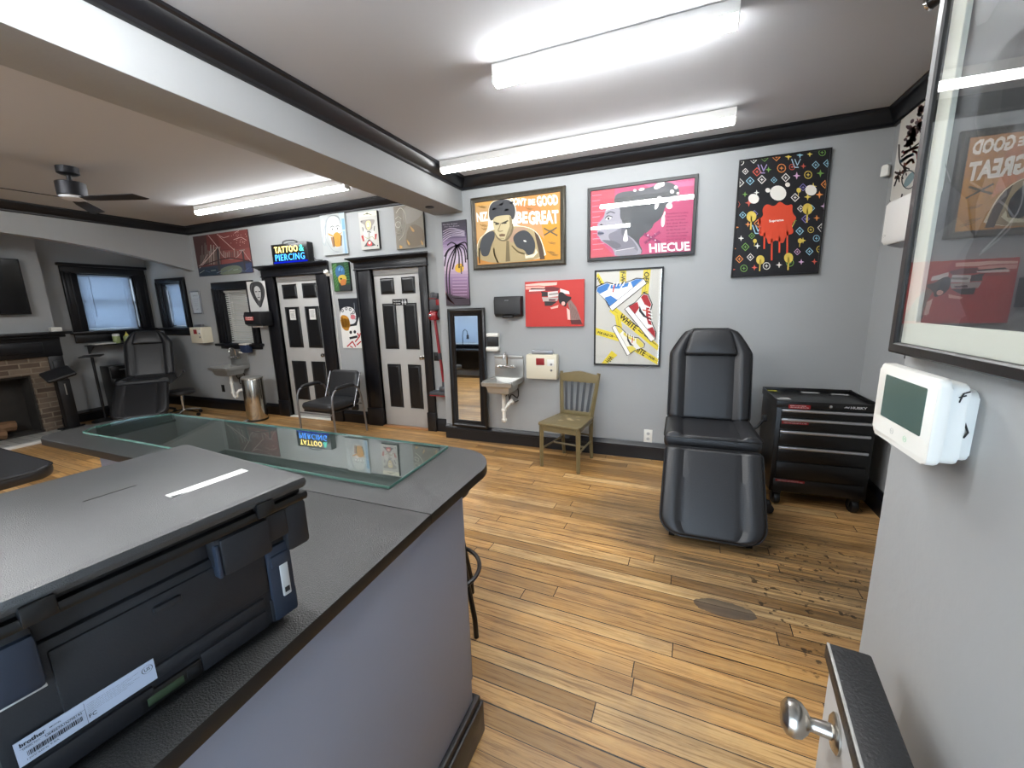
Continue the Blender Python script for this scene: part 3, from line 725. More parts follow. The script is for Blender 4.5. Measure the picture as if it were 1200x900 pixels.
# ------------------------------------------------------------------ cushions
def pad(bm, wf, L, T, bol=.0, valley=.62, rr=.022, nu=30, nv=34, mtx=None, bulge=.006):
    """upholstered pad lying in xy, y from 0 to L, half width wf(v), front is +z"""
    us = [math.sin(math.pi/2*(-1+2*i/nu)) for i in range(nu+1)]; vs = [.5-.5*math.cos(math.pi*j/nv) for j in range(nv+1)]
    t = new_bm()
    def e(d):
        q = min(max(d/rr, 0), 1); return math.sqrt(max(0, 1-(1-q)**2))
    G = [[], []]
    for j, v in enumerate(vs):
        for s in (0, 1): G[s].append([])
        w = wf(v)
        for u in us:
            du = (1-abs(u))*w; dv = min(v, 1-v)*L
            k = e(du)*e(dv)
            b = 0.
            if bol:
                q = (abs(u)-valley)/(1-valley); b = bol*(math.sin(math.pi*min(max(q, 0), 1)**.8)*1.0) - bol*.35*math.exp(-((abs(u)-valley)/.05)**2)
            z = T/2*k + (b + bulge*(1-u*u)*math.sin(math.pi*v))*k
            edge = (abs(abs(u)-1) < 1e-9) or j in (0, nv)
            vt = t.verts.new((u*w, v*L, 0 if edge else z)); G[0][-1].append(vt)
            G[1][-1].append(vt if edge else t.verts.new((u*w, v*L, -T/2*k)))
    for s in (0, 1):
        for j in range(nv):
            for i in range(nu):
                q = [G[s][j][i], G[s][j][i+1], G[s][j+1][i+1], G[s][j+1][i]]
                if len(set(q)) == 4:
                    try: t.faces.new(q if s == 0 else q[::-1])
                    except ValueError: pass
    merge(bm, t, mtx)
def outline(wf, L, z, n=26):
    vs = [i/n for i in range(n+1)]
    return [(wf(v), v*L, z) for v in vs] + [(-wf(v), v*L, z) for v in vs[::-1]]
def rw(w0, w1, r0, r1, L):
    """half width: linear w0..w1 with rounded corners"""
    def f(v):
        w = w0+(w1-w0)*v; a = v*L; b = (1-v)*L
        if a < r0: w -= r0*(1-math.sqrt(max(0, 1-((r0-a)/r0)**2)))
        if b < r1: w -= r1*(1-math.sqrt(max(0, 1-((r1-b)/r1)**2)))
        return max(w, .01)
    return f
def xf(bm, m):
    bmesh.ops.transform(bm, matrix=m, verts=bm.verts[:]); return bm

def tattoo_chair(label, loc, rotz, leather='leather', recline=76., leg=-118., seat_z=.65, group=None, lever=True, feet=((.44, .03), (.21, .36), (-.21, .36), (-.22, -.17), (.22, -.17))):
    t = thing('tattoo_chair', label, 'tattoo chair', loc, rotz, group)
    # seat
    L = .54; wf = rw(.315, .305, .03, .03, L); m = Matrix.Translation((0, -.27, seat_z-.05))
    bm = new_bm(); pad(bm, wf, L, .10, .018, .60, mtx=m); s = build('seat', bm, leather, t)
    bm = new_bm(); tube(bm, outline(wf, L, .035), .0045, 6, closed=True); xf(bm, m); build('piping', bm, 'black_plastic', s)
    # backrest with shoulders
    L = .74
    def wb(v):
        w = .30
        if v > .72: q = (v-.72)/.28; w = .30-.125*q**1.15
        a = (1-v)*L
        if a < .05: w -= .05*(1-math.sqrt(max(0, 1-((.05-a)/.05)**2)))
        if v*L < .02: w -= .008
        return max(w, .02)
    m = Matrix.Translation((0, .245, seat_z-.015)) @ Matrix.Rotation(R(recline), 4, 'X') @ Matrix.Translation((0, 0, .02))
    bm = new_bm(); pad(bm, wb, L, .085, .022, .62, mtx=m); b = build('backrest', bm, leather, t)
    bm = new_bm(); tube(bm, outline(wb, L, .03), .0045, 6, closed=True); xf(bm, m); build('piping', bm, 'black_plastic', b)
    m2 = m @ Matrix.Translation((0, .515, .055)); wp = rw(.195, .145, .03, .05, .215)
    bm = new_bm(); pad(bm, wp, .215, .06, 0, mtx=m2, nu=20, nv=20, bulge=.012); build('head_pillow', bm, leather, t)
    # leg rest
    L = .595; m = Matrix.Translation((0, -.265, seat_z-.10)) @ Matrix.Rotation(R(leg), 4, 'X') @ Matrix.Translation((0, 0, -.045)) @ Matrix.Scale(-1, 4, (0, 0, 1))
    wl = rw(.302, .322, .02, .13, L)
    bm = new_bm(); pad(bm, wl, L, .08, .014, .60, mtx=m); l = build('leg_rest', bm, leather, t)
    bm = new_bm(); tube(bm, outline(wl, L, .03), .0045, 6, closed=True); xf(bm, m); build('piping', bm, 'black_plastic', l)
    ft = m @ Vector((0, L-.03, -.04))
    for sx in (-.235, .235):
        bm = new_bm(); bb(bm, sx-.02, sx+.02, ft.y-.03+.04, ft.y+.02+.04, 0, max(.03, ft.z-.005), .004); build('leg_rest_foot', bm, 'black_plastic', t)
    # steel frame, column and castor base
    bm = new_bm(); bb(bm, -.24, .24, -.22, .25, seat_z-.135, seat_z-.10, .006); bb(bm, -.11, .11, -.10, .14, .13, seat_z-.13, .012)
    bb(bm, -.05, .05, .22, .29, seat_z-.14, seat_z-.06, .006); bb(bm, -.05, .05, .345, .38, seat_z-.10, seat_z+.16, .006); bb(bm, -.05, .05, .25, .37, seat_z-.13, seat_z-.09, .004); build('frame', bm, 'black_metal', t)
    bm = new_bm()
    for fx, fy in feet: tube(bm, [(fx*.15, .02+fy*.15, .14), (fx*.75, fy*.75, .115), (fx, fy, .085)], .02, 8)
    build('base', bm, 'black_metal', t)
    for fx, fy in feet:
        bm = new_bm(); lathe(bm, [(.01, -.018), (.034, -.018), (.036, -.012), (.036, .012), (.034, .018), (.01, .018)], (fx, fy, .036), (-fy, fx, 0), 18)
        bb(bm, fx-.016, fx+.016, fy-.018, fy+.018, .05, .09, .006); build('castor', bm, 'black_plastic', t)
    if lever:
        bm = new_bm(); tube(bm, [(.28, .20, seat_z-.09), (.36, .23, seat_z-.04), (.40, .25, seat_z+.02)], .010, 8); bx(bm, .405, .25, seat_z+.03, .03, .05, .05, .01); build('lever', bm, 'black_plastic', t)
    return t
tattoo_chair('black upholstered tattoo chair standing upright beside the black tool chest', (.262, 3.295, 0), R(.5), group='tattoo chairs')
tattoo_chair('worn black tattoo chair standing in the alcove corner under the two windows', (-7.55, 3.62, 0), R(51), 'leather_old', recline=70., leg=-135., seat_z=.66, group='tattoo chairs', feet=((.21, .21), (-.21, .21), (-.21, -.2), (.21, -.2)))

# flat black treatment bed at the left edge
t = thing('treatment_bed', 'flat black padded treatment bed with rounded end between printer and fireplace', 'bed', (-4.86, 1.03, 0))
L = 1.25; wf = rw(.37, .34, .02, .17, L)
m = Matrix.Translation((-.55, 0, .51)) @ Matrix.Rotation(R(-90), 4, 'Z')
bm = new_bm(); pad(bm, wf, L, .085, 0, mtx=m, bulge=.01); b = build('mattress', bm, 'leather', t)
bm = new_bm(); tube(bm, outline(wf, L, .03), .0045, 6, closed=True); xf(bm, m); build('piping', bm, 'black_plastic', b)
bm = new_bm(); pad(bm, rw(.26, .25, .05, .08, .36), .36, .07, 0, mtx=Matrix.Translation((-.62, .03, .585)) @ Matrix.Rotation(R(-90), 4, 'Z'), nu=18, nv=18); build('head_cushion', bm, 'leather', t)
bm = new_bm(); bb(bm, -.45, .50, -.24, .24, .42, .468, .006); bb(bm, -.10, .14, -.12, .12, .10, .43, .01); build('frame', bm, 'black_metal', t)
bm = new_bm()
for k in range(5):
    a = 2*math.pi*k/5; tube(bm, [(.02, 0, .11), (.02+.32*math.cos(a), .32*math.sin(a), .075)], [.03, .018], 8)
build('star_base', bm, 'black_metal', t)
for k in range(5):
    a = 2*math.pi*k/5; bm = new_bm(); lathe(bm, [(.01, -.016), (.03, -.016), (.032, 0), (.03, .016), (.01, .016)], (.02+.32*math.cos(a), .32*math.sin(a), .032), (-math.sin(a), math.cos(a), 0), 16); bb(bm, .02+.32*math.cos(a)-.012, .02+.32*math.cos(a)+.012, .32*math.sin(a)-.012, .32*math.sin(a)+.012, .04, .08, .004); build('castor', bm, 'black_plastic', t)

# ------------------------------------------------------------------ tool chest
t = thing('tool_chest', 'black rolling tool chest with silver drawer pulls in the corner behind the alarm panel', 'tool chest', (1.025, 3.72, 0), R(1.5))
w, d = .305, .245
bm = new_bm(); bb(bm, -w, w, -d+.012, d, .12, .805, .004); build('cabinet', bm, 'chest', t)
bm = new_bm()
for b in [(-w-.006, w+.006, -d-.004, -d+.008, .79, .842), (-w-.006, w+.006, d-.008, d+.004, .79, .85), (-w-.006, -w+.006, -d, d, .79, .846), (w-.006, w+.006, -d, d, .79, .846), (-w, w, -d, d, .80, .822)]: bb(bm, *b, .003)
tp = build('top_tray', bm, 'chest', t)
zs = [(.72, .782), (.625, .712), (.50, .617), (.375, .492), (.24, .367)]
for i, (z0, z1) in enumerate(zs):
    bm = new_bm(); bb(bm, -w+.03, w-.03, -d-.002, -d+.10, z0, z1, .003); dr = build('drawer', bm, 'chest', t)
    if i < 4:
        zt_ = z1 if i else z1
        bm = new_bm(); bb(bm, -w+.03, w-.03, -d-.020, -d-.001, z1-.02, z1, .005); build('pull', bm, 'alu', dr)
bm = new_bm(); bb(bm, -w+.02, w-.02, -d+.005, -d+.02, .13, .225, .003); build('kick_panel', bm, 'chest', t)
for x0, x1, z0, z1, nm in [(-.235, -.10, .788, .818, 'warning_label'), (-.268, -.10, .668, .70, 'warning_label'), (-.27, -.08, .205, .222, 'warning_label')]:
    a = Art(x1-x0, z1-z0); a.text('WARNING DO NOT OVERLOAD', (.06, .58), (.8, .58), .26, '#d8c8c8', .01); a.text('OPEN ONE DRAWER AT A TIME', (.06, .18), (.94, .18), .24, '#d8c8c8', .01)
    a.build(nm, t, '#8e1f22', .0012, ((x0+x1)/2, -d-(.0055 if z0 > .75 else .0035 if z0 > .5 else -.004), z0), '#8e1f22', 'red warning label')
bm = new_bm(); lathe(bm, [(.008, 0), (.011, .002), (.011, .006), (.004, .007)], (.02, -d-.003, .815), (0, -1, 0), 14); build('lock', bm, 'chrome', t)
a = Art(.14, .024); a.text('HUSKY', (.30, .12), (.98, .12), .75, '#c9cbd0', .03); a.poly([(.02, .3), (.12, .8), (.2, .6), (.26, .85), (.24, .2), (.14, .35)], '#b6b8bd')
a.build('maker_lettering', t, '#0d0d0f', .0012, (.165, -d-.0055, .803), '#0d0d0f', 'silver lettering')
bm = new_bm()
bx(bm, -.25, .22, .8235, .075, .035, .001, mi=0); bx(bm, -.235, -.09, .8235, .10, .04, .001, rot=Matrix.Rotation(R(8), 3, 'Z'), mi=1); bx(bm, .02, .20, .8235, .12, .035, .001, mi=1); bx(bm, .21, .17, .8235, .11, .03, .001, rot=Matrix.Rotation(R(-6), 3, 'Z'), mi=1); bx(bm, -.22, -.05, .8235, .06, .02, .001, mi=1)
build('top_stickers', bm, ['yellow_tag', 'grey_tag'], t)
bm = new_bm(); tube(bm, [(w+.0, -.15, .74), (w+.045, -.15, .75), (w+.045, .15, .75), (w, .15, .74)], .011, 8); build('side_handle', bm, 'chest', t)
for sx in (-1, 1):
    for sy in (-1, 1):
        bm = new_bm(); lathe(bm, [(.012, -.02), (.048, -.02), (.052, -.012), (.052, .012), (.048, .02), (.012, .02)], (sx*.25, sy*.185, .052), (1, .15, 0), 20)
        bb(bm, sx*.25-.03, sx*.25+.03, sy*.185-.035, sy*.185+.035, .098, .121, .003); bb(bm, sx*.25-.03, sx*.25-.024, sy*.185-.02, sy*.185+.02, .04, .11, .002); bb(bm, sx*.25+.024, sx*.25+.03, sy*.185-.02, sy*.185+.02, .04, .11, .002)
        build('castor', bm, 'black_plastic', t)

# ------------------------------------------------------------------ olive wooden side chair
t = thing('wooden_chair', 'olive painted wooden side chair with scuffed seat against the long grey wall', 'chair', (-.965, 3.835, 0), R(-11))
seat = [(-.215, -.235), (.215, -.235), (.225, -.20), (.185, .205), (.17, .215), (-.17, .215), (-.185, .205), (-.225, -.20)]
bm = new_bm(); prism(bm, seat, .432, .462, None, .009); s = build('seat', bm, 'wood_chair', t)
bm = new_bm(); rnd = random.Random(3)
for cx, cy, r in [(-.07, .10, .03), (.03, -.02, .045), (.06, .11, .025), (-.05, -.07, .03), (.0, .02, .03), (.10, .02, .022), (-.10, .03, .02)]:
    n = 11; vs = [bm.verts.new((cx+r*1.3*rnd.uniform(.35, 1)*math.cos(2*math.pi*k/n), cy+r*.7*rnd.uniform(.3, 1)*math.sin(2*math.pi*k/n), .4624)) for k in range(n)]; bm.faces.new(vs)
build('worn_patch', bm, 'scuff', s, 'bare worn patches')
for sx in (-1, 1):
    bm = new_bm(); tube(bm, [(sx*.195, -.205, .44), (sx*.198, -.208, .0)], [.026, .019], 4, flat=1.0); build('leg', bm, 'wood_chair', t)
    bm = new_bm(); tube(bm, [(sx*.158, .225, 0), (sx*.16, .195, .25), (sx*.163, .19, .46), (sx*.19, .235, .70), (sx*.208, .275, .895)], [.019, .022, .025, .022, .019], 4); build('back_post', bm, 'wood_chair', t)
    bm = new_bm(); tube(bm, [(sx*.19, -.20, .19), (sx*.16, .20, .20)], .010, 6); build('stretcher', bm, 'wood_chair', t)
bm = new_bm(); tube(bm, [(-.175, .0, .195), (.175, .0, .195)], .010, 6); build('stretcher', bm, 'wood_chair', t)
bm = new_bm(); tube(bm, [(-.15, .2, .26), (.15, .2, .26)], .010, 6); build('stretcher', bm, 'wood_chair', t)
bm = new_bm(); bb(bm, -.185, .185, -.215, -.19, .375, .435, .003); bb(bm, -.15, .15, .185, .205, .375, .435, .003)
for sx in (-1, 1): tube(bm, [(sx*.192, -.195, .405), (sx*.165, .19, .405)], .02, 4, flat=1.0)
build('apron', bm, 'wood_chair', t)
cr = [(-.212, .795), (.212, .795), (.222, .875), (.12, .885), (.06, .903), (0, .908), (-.06, .903), (-.12, .885), (-.222, .875)]
bm = new_bm(); prism(bm, cr, 0, .022, Matrix(((1, 0, 0, 0), (0, .12, 1, .145), (0, 1, 0, 0), (0, 0, 0, 1))), .004); build('crest_rail', bm, 'wood_chair', t)
bm = new_bm(); bb(bm, -.165, .165, .183, .207, .462, .50, .003); build('back_rail', bm, 'wood_chair', t)
for k in range(5):
    x = -.115+.0575*k; bm = new_bm(); tube(bm, [(x, .197, .485), (x*1.12, .222, .65), (x*1.25, .25, .81)], [.0075]*3, 6, flat=1.9); build('slat', bm, 'wood_dark', t, 'dark grey slat')

# ------------------------------------------------------------------ black armchair with metal arms
t = thing('armchair', 'black padded armchair with curved metal arms between the two panelled doors', 'armchair', (-4.08, 3.85, 0))
m = Matrix.Translation((0, -.27, .425))
bm = new_bm(); pad(bm, rw(.255, .245, .05, .03, .5), .5, .095, 0, mtx=m, rr=.04, bulge=.012); build('seat', bm, 'leather', t)
m = Matrix.Translation((0, .205, .44)) @ Matrix.Rotation(R(78), 4, 'X')
bm = new_bm(); pad(bm, rw(.25, .235, .03, .07, .38), .38, .075, 0, mtx=m, rr=.035, bulge=.012); build('backrest', bm, 'leather', t)
bm = new_bm(); bb(bm, -.24, .24, -.235, .20, .352, .376, .004); bb(bm, -.245, .245, .155, .20, .30, .372, .004); build('seat_board', bm, 'black_metal', t)
for s in (-1, 1):
    x = s*.285
    bm = new_bm(); tube(bm, [(x, -.27, 0), (x, -.275, .45), (x, -.268, .56), (x, -.235, .625), (x, -.18, .65), (x, -.02, .655), (x, .10, .65), (x, .16, .62), (x, .20, .54), (x, .235, .38), (x, .262, 0)], .0125, 10); build('arm_frame', bm, 'pewter', t)
    bm = new_bm(); tube(bm, [(x, -.20, .652), (x, -.17, .664), (x, .0, .670), (x, .07, .664), (x, .10, .655)], [.018, .024, .025, .024, .018], 10); build('arm_pad', bm, 'leather', t)
    bm = new_bm(); tube(bm, [(s*.255, .10, .37), (s*.255, .27, .79)], .009, 8); tube(bm, [(s*.25, .02, .36), (s*.285, .02, .36)], .01, 6); build('back_strut', bm, 'pewter', t)
bm = new_bm(); tube(bm, [(-.285, -.265, .345), (.285, -.265, .345)], .0105, 8); tube(bm, [(-.285, .235, .38), (.285, .235, .38)], .0105, 8); build('cross_bar', bm, 'pewter', t)

# bar stool half hidden behind the counter end
t = thing('bar_stool', 'black metal bar stool with round foot ring behind the counter end', 'stool', (-1.065, 1.57, 0))
bm = new_bm(); lathe(bm, [(.02, .70), (.15, .70), (.17, .712), (.175, .735), (.165, .758), (.10, .768), (.01, .77)], n=32); build('seat', bm, 'leather', t)
for k in range(4):
    a = R(-14+90*k); bm = new_bm(); tube(bm, [(.10*math.cos(a), .10*math.sin(a), .70), (.145*math.cos(a), .145*math.sin(a), .5), (.185*math.cos(a), .185*math.sin(a), .29), (.222*math.cos(a), .222*math.sin(a), .10), (.226*math.cos(a), .226*math.sin(a), .0)], .0125, 8); build('leg', bm, 'black_metal', t)
bm = new_bm(); tube(bm, [(.20*math.cos(R(i*10)), .20*math.sin(R(i*10)), .29) for i in range(36)], .011, 8, closed=True); build('foot_ring', bm, 'black_metal', t)

# rolling stool by the alcove
t = thing('rolling_stool', 'low round black rolling stool with chrome base near the alcove chair', 'stool', (-7.26, 3.87, 0))
bm = new_bm(); lathe(bm, [(.02, .36), (.17, .36), (.185, .375), (.185, .415), (.17, .43), (.01, .436)], n=28); build('seat', bm, 'leather', t)
bm = new_bm(); cyl(bm, (0, 0, .08), (0, 0, .365), .022); build('post', bm, 'chrome', t)
bm = new_bm()
for k in range(5): a = 2*math.pi*k/5+.3; tube(bm, [(0, 0, .10), (.13*math.cos(a), .13*math.sin(a), .085), (.24*math.cos(a), .24*math.sin(a), .062)], [.022, .018, .014], 8)
build('base', bm, 'chrome', t)
for k in range(5):
    a = 2*math.pi*k/5+.3; bm = new_bm(); lathe(bm, [(.008, -.012), (.027, -.012), (.028, .012), (.008, .012)], (.235*math.cos(a), .235*math.sin(a), .028), (-math.sin(a), math.cos(a), 0), 14); build('castor', bm, 'black_plastic', t)
# ================================================================== FIXTURES
def sink(label, x0, x1, yw, yf, zr, trap):
    t = thing('wall_sink', label, 'sink', ((x0+x1)/2, yw, 0), 0, 'wall sinks'); w = (x1-x0)/2; d = yw-yf
    bm = new_bm()
    def ring(ix, iy0, iy1, z): return [bm.verts.new((-w+ix, -d+iy0, z)), bm.verts.new((w-ix, -d+iy0, z)), bm.verts.new((w-ix, -iy1, z)), bm.verts.new((-w+ix, -iy1, z))]
    rs = [ring(.075, .075, .09, zr-.135), ring(.035, .035, .06, zr-.05), ring(.004, .004, .004, zr-.042), ring(0, 0, 0, zr-.004), ring(.004, .004, .0, zr), ring(.03, .03, .055, zr), ring(.036, .036, .06, zr-.012), ring(.05, .05, .08, zr-.115), ring(.06, .06, .09, zr-.122)]
    for A, B in zip(rs, rs[1:]):
        for k in range(4): bm.faces.new((A[k], A[(k+1) % 4], B[(k+1) % 4], B[k]))
    bm.faces.new(rs[0]); bm.faces.new(rs[-1]); b = build('basin', bm, 'steel', t)
    bm = new_bm(); lathe(bm, [(.03, 0), (.03, .003), (.012, .004), (.01, .001)], (0, -d/2, zr-.1215), n=16); build('drain', bm, 'chrome', b)
    bm = new_bm(); bb(bm, -w, w, -.022, -.001, zr-.01, zr+.24, .006); bb(bm, -w, w, -.045, -.001, zr+.215, zr+.245, .008)
    for s in (-1, 1): bb(bm, s*w-.003, s*w+.003, -d*.9, -.01, zr-.045, zr+.01, .002)
    build('splash_back', bm, 'steel', t)
    f = bpy.data.objects.new('faucet', None)
    bm = new_bm(); lathe(bm, [(.018, -.09), (.02, -.085), (.02, .085), (.018, .09)], (0, -.055, zr+.125), (1, 0, 0), 16)
    for s in (-1, 1):
        cyl(bm, (s*.05, -.02, zr+.125), (s*.05, -.06, zr+.125), .014)
        lathe(bm, [(.012, 0), (.02, .004), (.02, .022), (.012, .028)], (s*.075, -.075, zr+.125), (0, -1, .25), 14)
        bx(bm, s*.088, -.105, zr+.131, .05, .012, .012, .004)
    tube(bm, [(0, -.06, zr+.13), (0, -.062, zr+.22), (0, -.072, zr+.262), (0, -.10, zr+.285), (0, -.135, zr+.275), (0, -.155, zr+.24), (0, -.157, zr+.215)], .0105, 10)
    build('faucet', bm, 'chrome', t)
    bm = new_bm()
    if trap:
        tube(bm, [(0, -d/2, zr-.12), (0, -d/2, .36), (.01, -d/2, .305), (.05, -d/2, .28), (.09, -d/2, .305), (.10, -d/2, .36), (.12, -d/2+.02, .395), (.17, -d/2+.06, .41), (.17, -.0, .42)], .021, 10)
        for z in (.36, .52): lathe(bm, [(.024, -.018), (.028, -.014), (.028, .014), (.024, .018)], (0, -d/2, z), n=12)
    else:
        tube(bm, [(0, -d/2, zr-.12), (0, -d/2, .34)], .021, 12); tube(bm, [(0, -d/2, .46), (.05, -d/2+.03, .53), (.08, -d/2+.05, .56)], .02, 10)
        lathe(bm, [(.02, 0), (.029, .004), (.029, .035), (.02, .04)], (.062, -d/2+.037, .54), (.08, .05, .06), 12)
        for z in (.345, .46): lathe(bm, [(.024, -.016), (.03, -.012), (.03, .012), (.024, .016)], (0, -d/2, z), n=14)
        lathe(bm, [(.012, -.03), (.02, -.02), (.03, -.012)], (0, -d/2, .345), n=14)
    build('drain_pipe', bm, 'pvc', t)
    bm = new_bm()
    for s in (-1, 1):
        pts = [(s*.05, -.02, zr-.05)] + [(s*.05+.05*math.sin(a)*s+.02, -.06-.02*math.cos(a*1.3), zr-.10-.035*a+.045*math.sin(2*a)) for a in [.5*i for i in range(11)]] + [(s*.03+.07, -.006, zr-.27)]
        tube(bm, pts, .006, 6)
    build('supply_hose', bm, 'black_plastic', t); return t
sink('stainless wall sink between the black framed mirror and the beige box', -1.905, -1.56, YR, 3.80, .80, False)
sink('stainless wall sink with white trap under the shuttered window', -6.70, -6.29, YL, 3.99, .78, True)

def sharps(label, x, yw, z0, w, h, d):
    t = thing('sharps_box', label, 'disposal box', (x, yw, z0), 0, 'sharps disposal boxes')
    bm = new_bm(); bb(bm, -w/2, w/2, -d, -.002, 0, h, .014); build('cabinet', bm, 'beige', t)
    bm = new_bm(); bb(bm, -w*.33, w*.36, -d*.72, -d*.5, h-.004, h+.045, .008); bb(bm, -w*.28, w*.31, -d*.74, -d*.48, h-.002, h+.03, .002); build('lid_grip', bm, 'pewter', t)
    bm = new_bm(); bb(bm, -w*.16, w*.11, -d-.003, -d+.004, h*.58, h*.86, .003); build('red_window', bm, 'red_label', t)
    bm = new_bm()
    for zz in (.62, .38): lathe(bm, [(.012, 0), (.012, .004), (.006, .005)], (w*.33, -d, h*zz), (0, -1, 0), 12); bx(bm, w*.33, -d-.008, h*zz, .006, .012, .022, .002)
    build('key_lock', bm, 'pewter', t)
    bm = new_bm(); bb(bm, w*.2, w*.42, -d-.0015, -d+.002, h*.55, h*.82, .0005); build('instruction_sticker', bm, 'hall_white', t); return t
sharps('beige sharps disposal box on the grey wall between sink and wooden chair', -1.327, YR, .805, .345, .265, .10)
sharps('beige sharps disposal box with carry grip beside the alcove arch', -7.21, YL, 1.135, .30, .255, .17)

# dispensers
t = thing('towel_dispenser', 'black paper towel dispenser on the grey wall left of the red canvas', 'dispenser', (-1.70, YR, 1.475), 0, 'paper towel dispensers')
bm = new_bm(); prism(bm, [(-.0, 0), (-.07, .0), (-.10, .03), (-.105, .17), (-.09, .215), (0, .215)], -.155, .155, Matrix(((0, 0, 1, 0), (1, 0, 0, 0), (0, 1, 0, 0), (0, 0, 0, 1))), .008); build('housing', bm, 'black_plastic', t)
bm = new_bm(); bb(bm, -.06, .06, -.10, -.045, -.012, .012, .006); build('paper_slot', bm, 'printer_gloss', t)
a = Art(.05, .016); a.text('KRUGER', (.05, .2), (.95, .2), .6, '#8d8e92', .01); a.build('maker_badge', t, '#3a3b3e', .001, (0, -.1065, .165), '#3a3b3e', 'grey badge')
t = thing('towel_dispenser', 'black paper towel dispenser with red label beside the left door casing', 'dispenser', (-5.735, 4.331, 1.40), 0, 'paper towel dispensers')
bm = new_bm(); prism(bm, [(-.0, 0), (-.15, .0), (-.20, .03), (-.21, .15), (-.19, .205), (0, .205)], -.17, .17, Matrix(((0, 0, 1, 0), (1, 0, 0, 0), (0, 1, 0, 0), (0, 0, 0, 1))), .012); build('housing', bm, 'black_plastic', t)
a = Art(.17, .06); a.text('PAPER', (.08, .55), (.92, .55), .32, '#f0dcd6', .02); a.text('TOWELS', (.08, .12), (.92, .12), .3, '#f0dcd6', .01); a.build('front_label', t, '#b5433f', .001, (-.045, -.209, .085), '#b5433f', 'red label')
bm = new_bm(); bb(bm, -.12, .10, -.13, -.04, -.02, .01, .008); build('paper_end', bm, 'paper', t)
t = thing('soap_dispenser', 'small white and black soap dispenser beside the standing mirror', 'dispenser', (-1.91, YR, 1.095), 0, 'soap dispensers')
bm = new_bm(); bb(bm, -.073, .073, -.06, 0, .16, .20, .012); bb(bm, -.075, .075, -.075, 0, .0, .05, .010); bb(bm, -.065, .065, -.03, 0, .04, .17, .004); build('housing', bm, 'white_plastic', t)
bm = new_bm(); bb(bm, -.066, .066, -.058, -.02, .05, .16, .006); build('soap_window', bm, 'black_plastic', t)
t = thing('soap_dispenser', 'dark blue soap dispenser with white lid above the left sink', 'dispenser', (-6.17, 4.33, .99), 0, 'soap dispensers')
bm = new_bm(); bb(bm, -.075, .075, -.10, 0, 0, .125, .010); build('housing', bm, 'blue_box', t)
bm = new_bm(); bb(bm, -.08, .08, -.108, 0, .122, .145, .008); build('lid', bm, 'white_plastic', t)
bm = new_bm(); bb(bm, -.10, -.04, -.11, -.06, -.005, .02, .006); build('nozzle', bm, 'white_plastic', t)

# trash can
t = thing('trash_can', 'tall polished steel pedal bin standing between the left sink and door', 'trash can', (-5.83, 4.06, 0))
bm = new_bm(); lathe(bm, [(.138, .02), (.14, .03), (.14, .63), (.136, .64)], n=36); build('body', bm, 'bin_shine', t)
bm = new_bm(); lathe(bm, [(.139, 0), (.142, .004), (.142, .028), (.138, .03)], n=36); build('base_ring', bm, 'black_plastic', t)
bm = new_bm(); lathe(bm, [(.143, .64), (.145, .645), (.143, .66), (.12, .675), (.06, .684), (.005, .686)], n=36); build('lid', bm, 'steel', t)
bm = new_bm(); bb(bm, -.035, .035, -.185, -.13, .012, .024, .004); build('pedal', bm, 'steel', t); t.rotation_euler = (0, 0, R(-28))

# cordless vacuum
t = thing('cordless_vacuum', 'red and grey stick vacuum hanging beside the right panelled door', 'vacuum cleaner', (-2.725, YL, 0))
bm = new_bm(); bb(bm, -.07, .09, -.12, -.02, 1.56, 1.70, .02); bb(bm, -.02, .05, -.10, -.03, 1.69, 1.765, .015); bb(bm, -.055, -.01, -.10, -.04, 1.70, 1.775, .012); b = build('motor_body', bm, 'vac_grey', t)
bm = new_bm(); bb(bm, .035, .085, -.128, -.11, 1.62, 1.69, .008); bb(bm, -.065, .05, -.122, -.10, 1.698, 1.706, .003); build('trigger_trim', bm, 'red_plastic', b)
bm = new_bm(); lathe(bm, [(.02, -.06), (.055, -.055), (.06, .03), (.05, .05), (.02, .055)], (-.02, -.085, 1.50), (0, 0, 1), 20); bb(bm, -.075, .035, -.14, -.05, 1.455, 1.535, .015); d = build('dust_cup', bm, 'red_plastic', t)
bm = new_bm(); lathe(bm, [(.01, 0), (.018, .002), (.018, .006), (.006, .008)], (-.045, -.14, 1.50), (0, -1, 0), 12); build('latch', bm, 'chrome', d)
bm = new_bm(); lathe(bm, [(.02, -.045), (.065, -.04), (.07, 0), (.065, .03), (.03, .035)], (.105, -.085, 1.51), (0, -1, 0), 22); build('filter_drum', bm, 'vac_grey', t)
bm = new_bm(); tube(bm, [(.085, -.05, 1.57), (.125, -.05, 1.62), (.13, -.045, 1.70), (.12, -.04, 1.86)], [.022, .022, .012, .010], 8); build('crevice_tool', bm, 'black_plastic', t)
bm = new_bm(); tube(bm, [(-.015, -.085, 1.45), (.02, -.085, 1.02)], .0175, 12); tube(bm, [(.024, -.085, .98), (.055, -.085, .66)], .0175, 12); w_ = build('wand', bm, 'red_plastic', t)
bm = new_bm(); tube(bm, [(.019, -.085, 1.04), (.026, -.085, .96)], .021, 12); tube(bm, [(.054, -.085, .68), (.06, -.085, .60)], [.021, .028], 12); build('wand_joint', bm, 'vac_grey', w_)
bm = new_bm(); bb(bm, .0, .115, -.135, -.03, .545, .62, .022); bb(bm, -.125, .135, -.16, -.02, .515, .56, .014); h = build('floor_head', bm, 'vac_grey', t)
bm = new_bm(); bb(bm, -.122, .132, -.158, -.022, .506, .518, .003); build('bumper_strip', bm, 'red_label', h)
bm = new_bm(); bb(bm, -.04, .04, -.03, -.001, 1.50, 1.66, .004); bb(bm, .0, .07, -.022, -.001, .56, .62, .004); build('wall_bracket', bm, 'black_plastic', t)

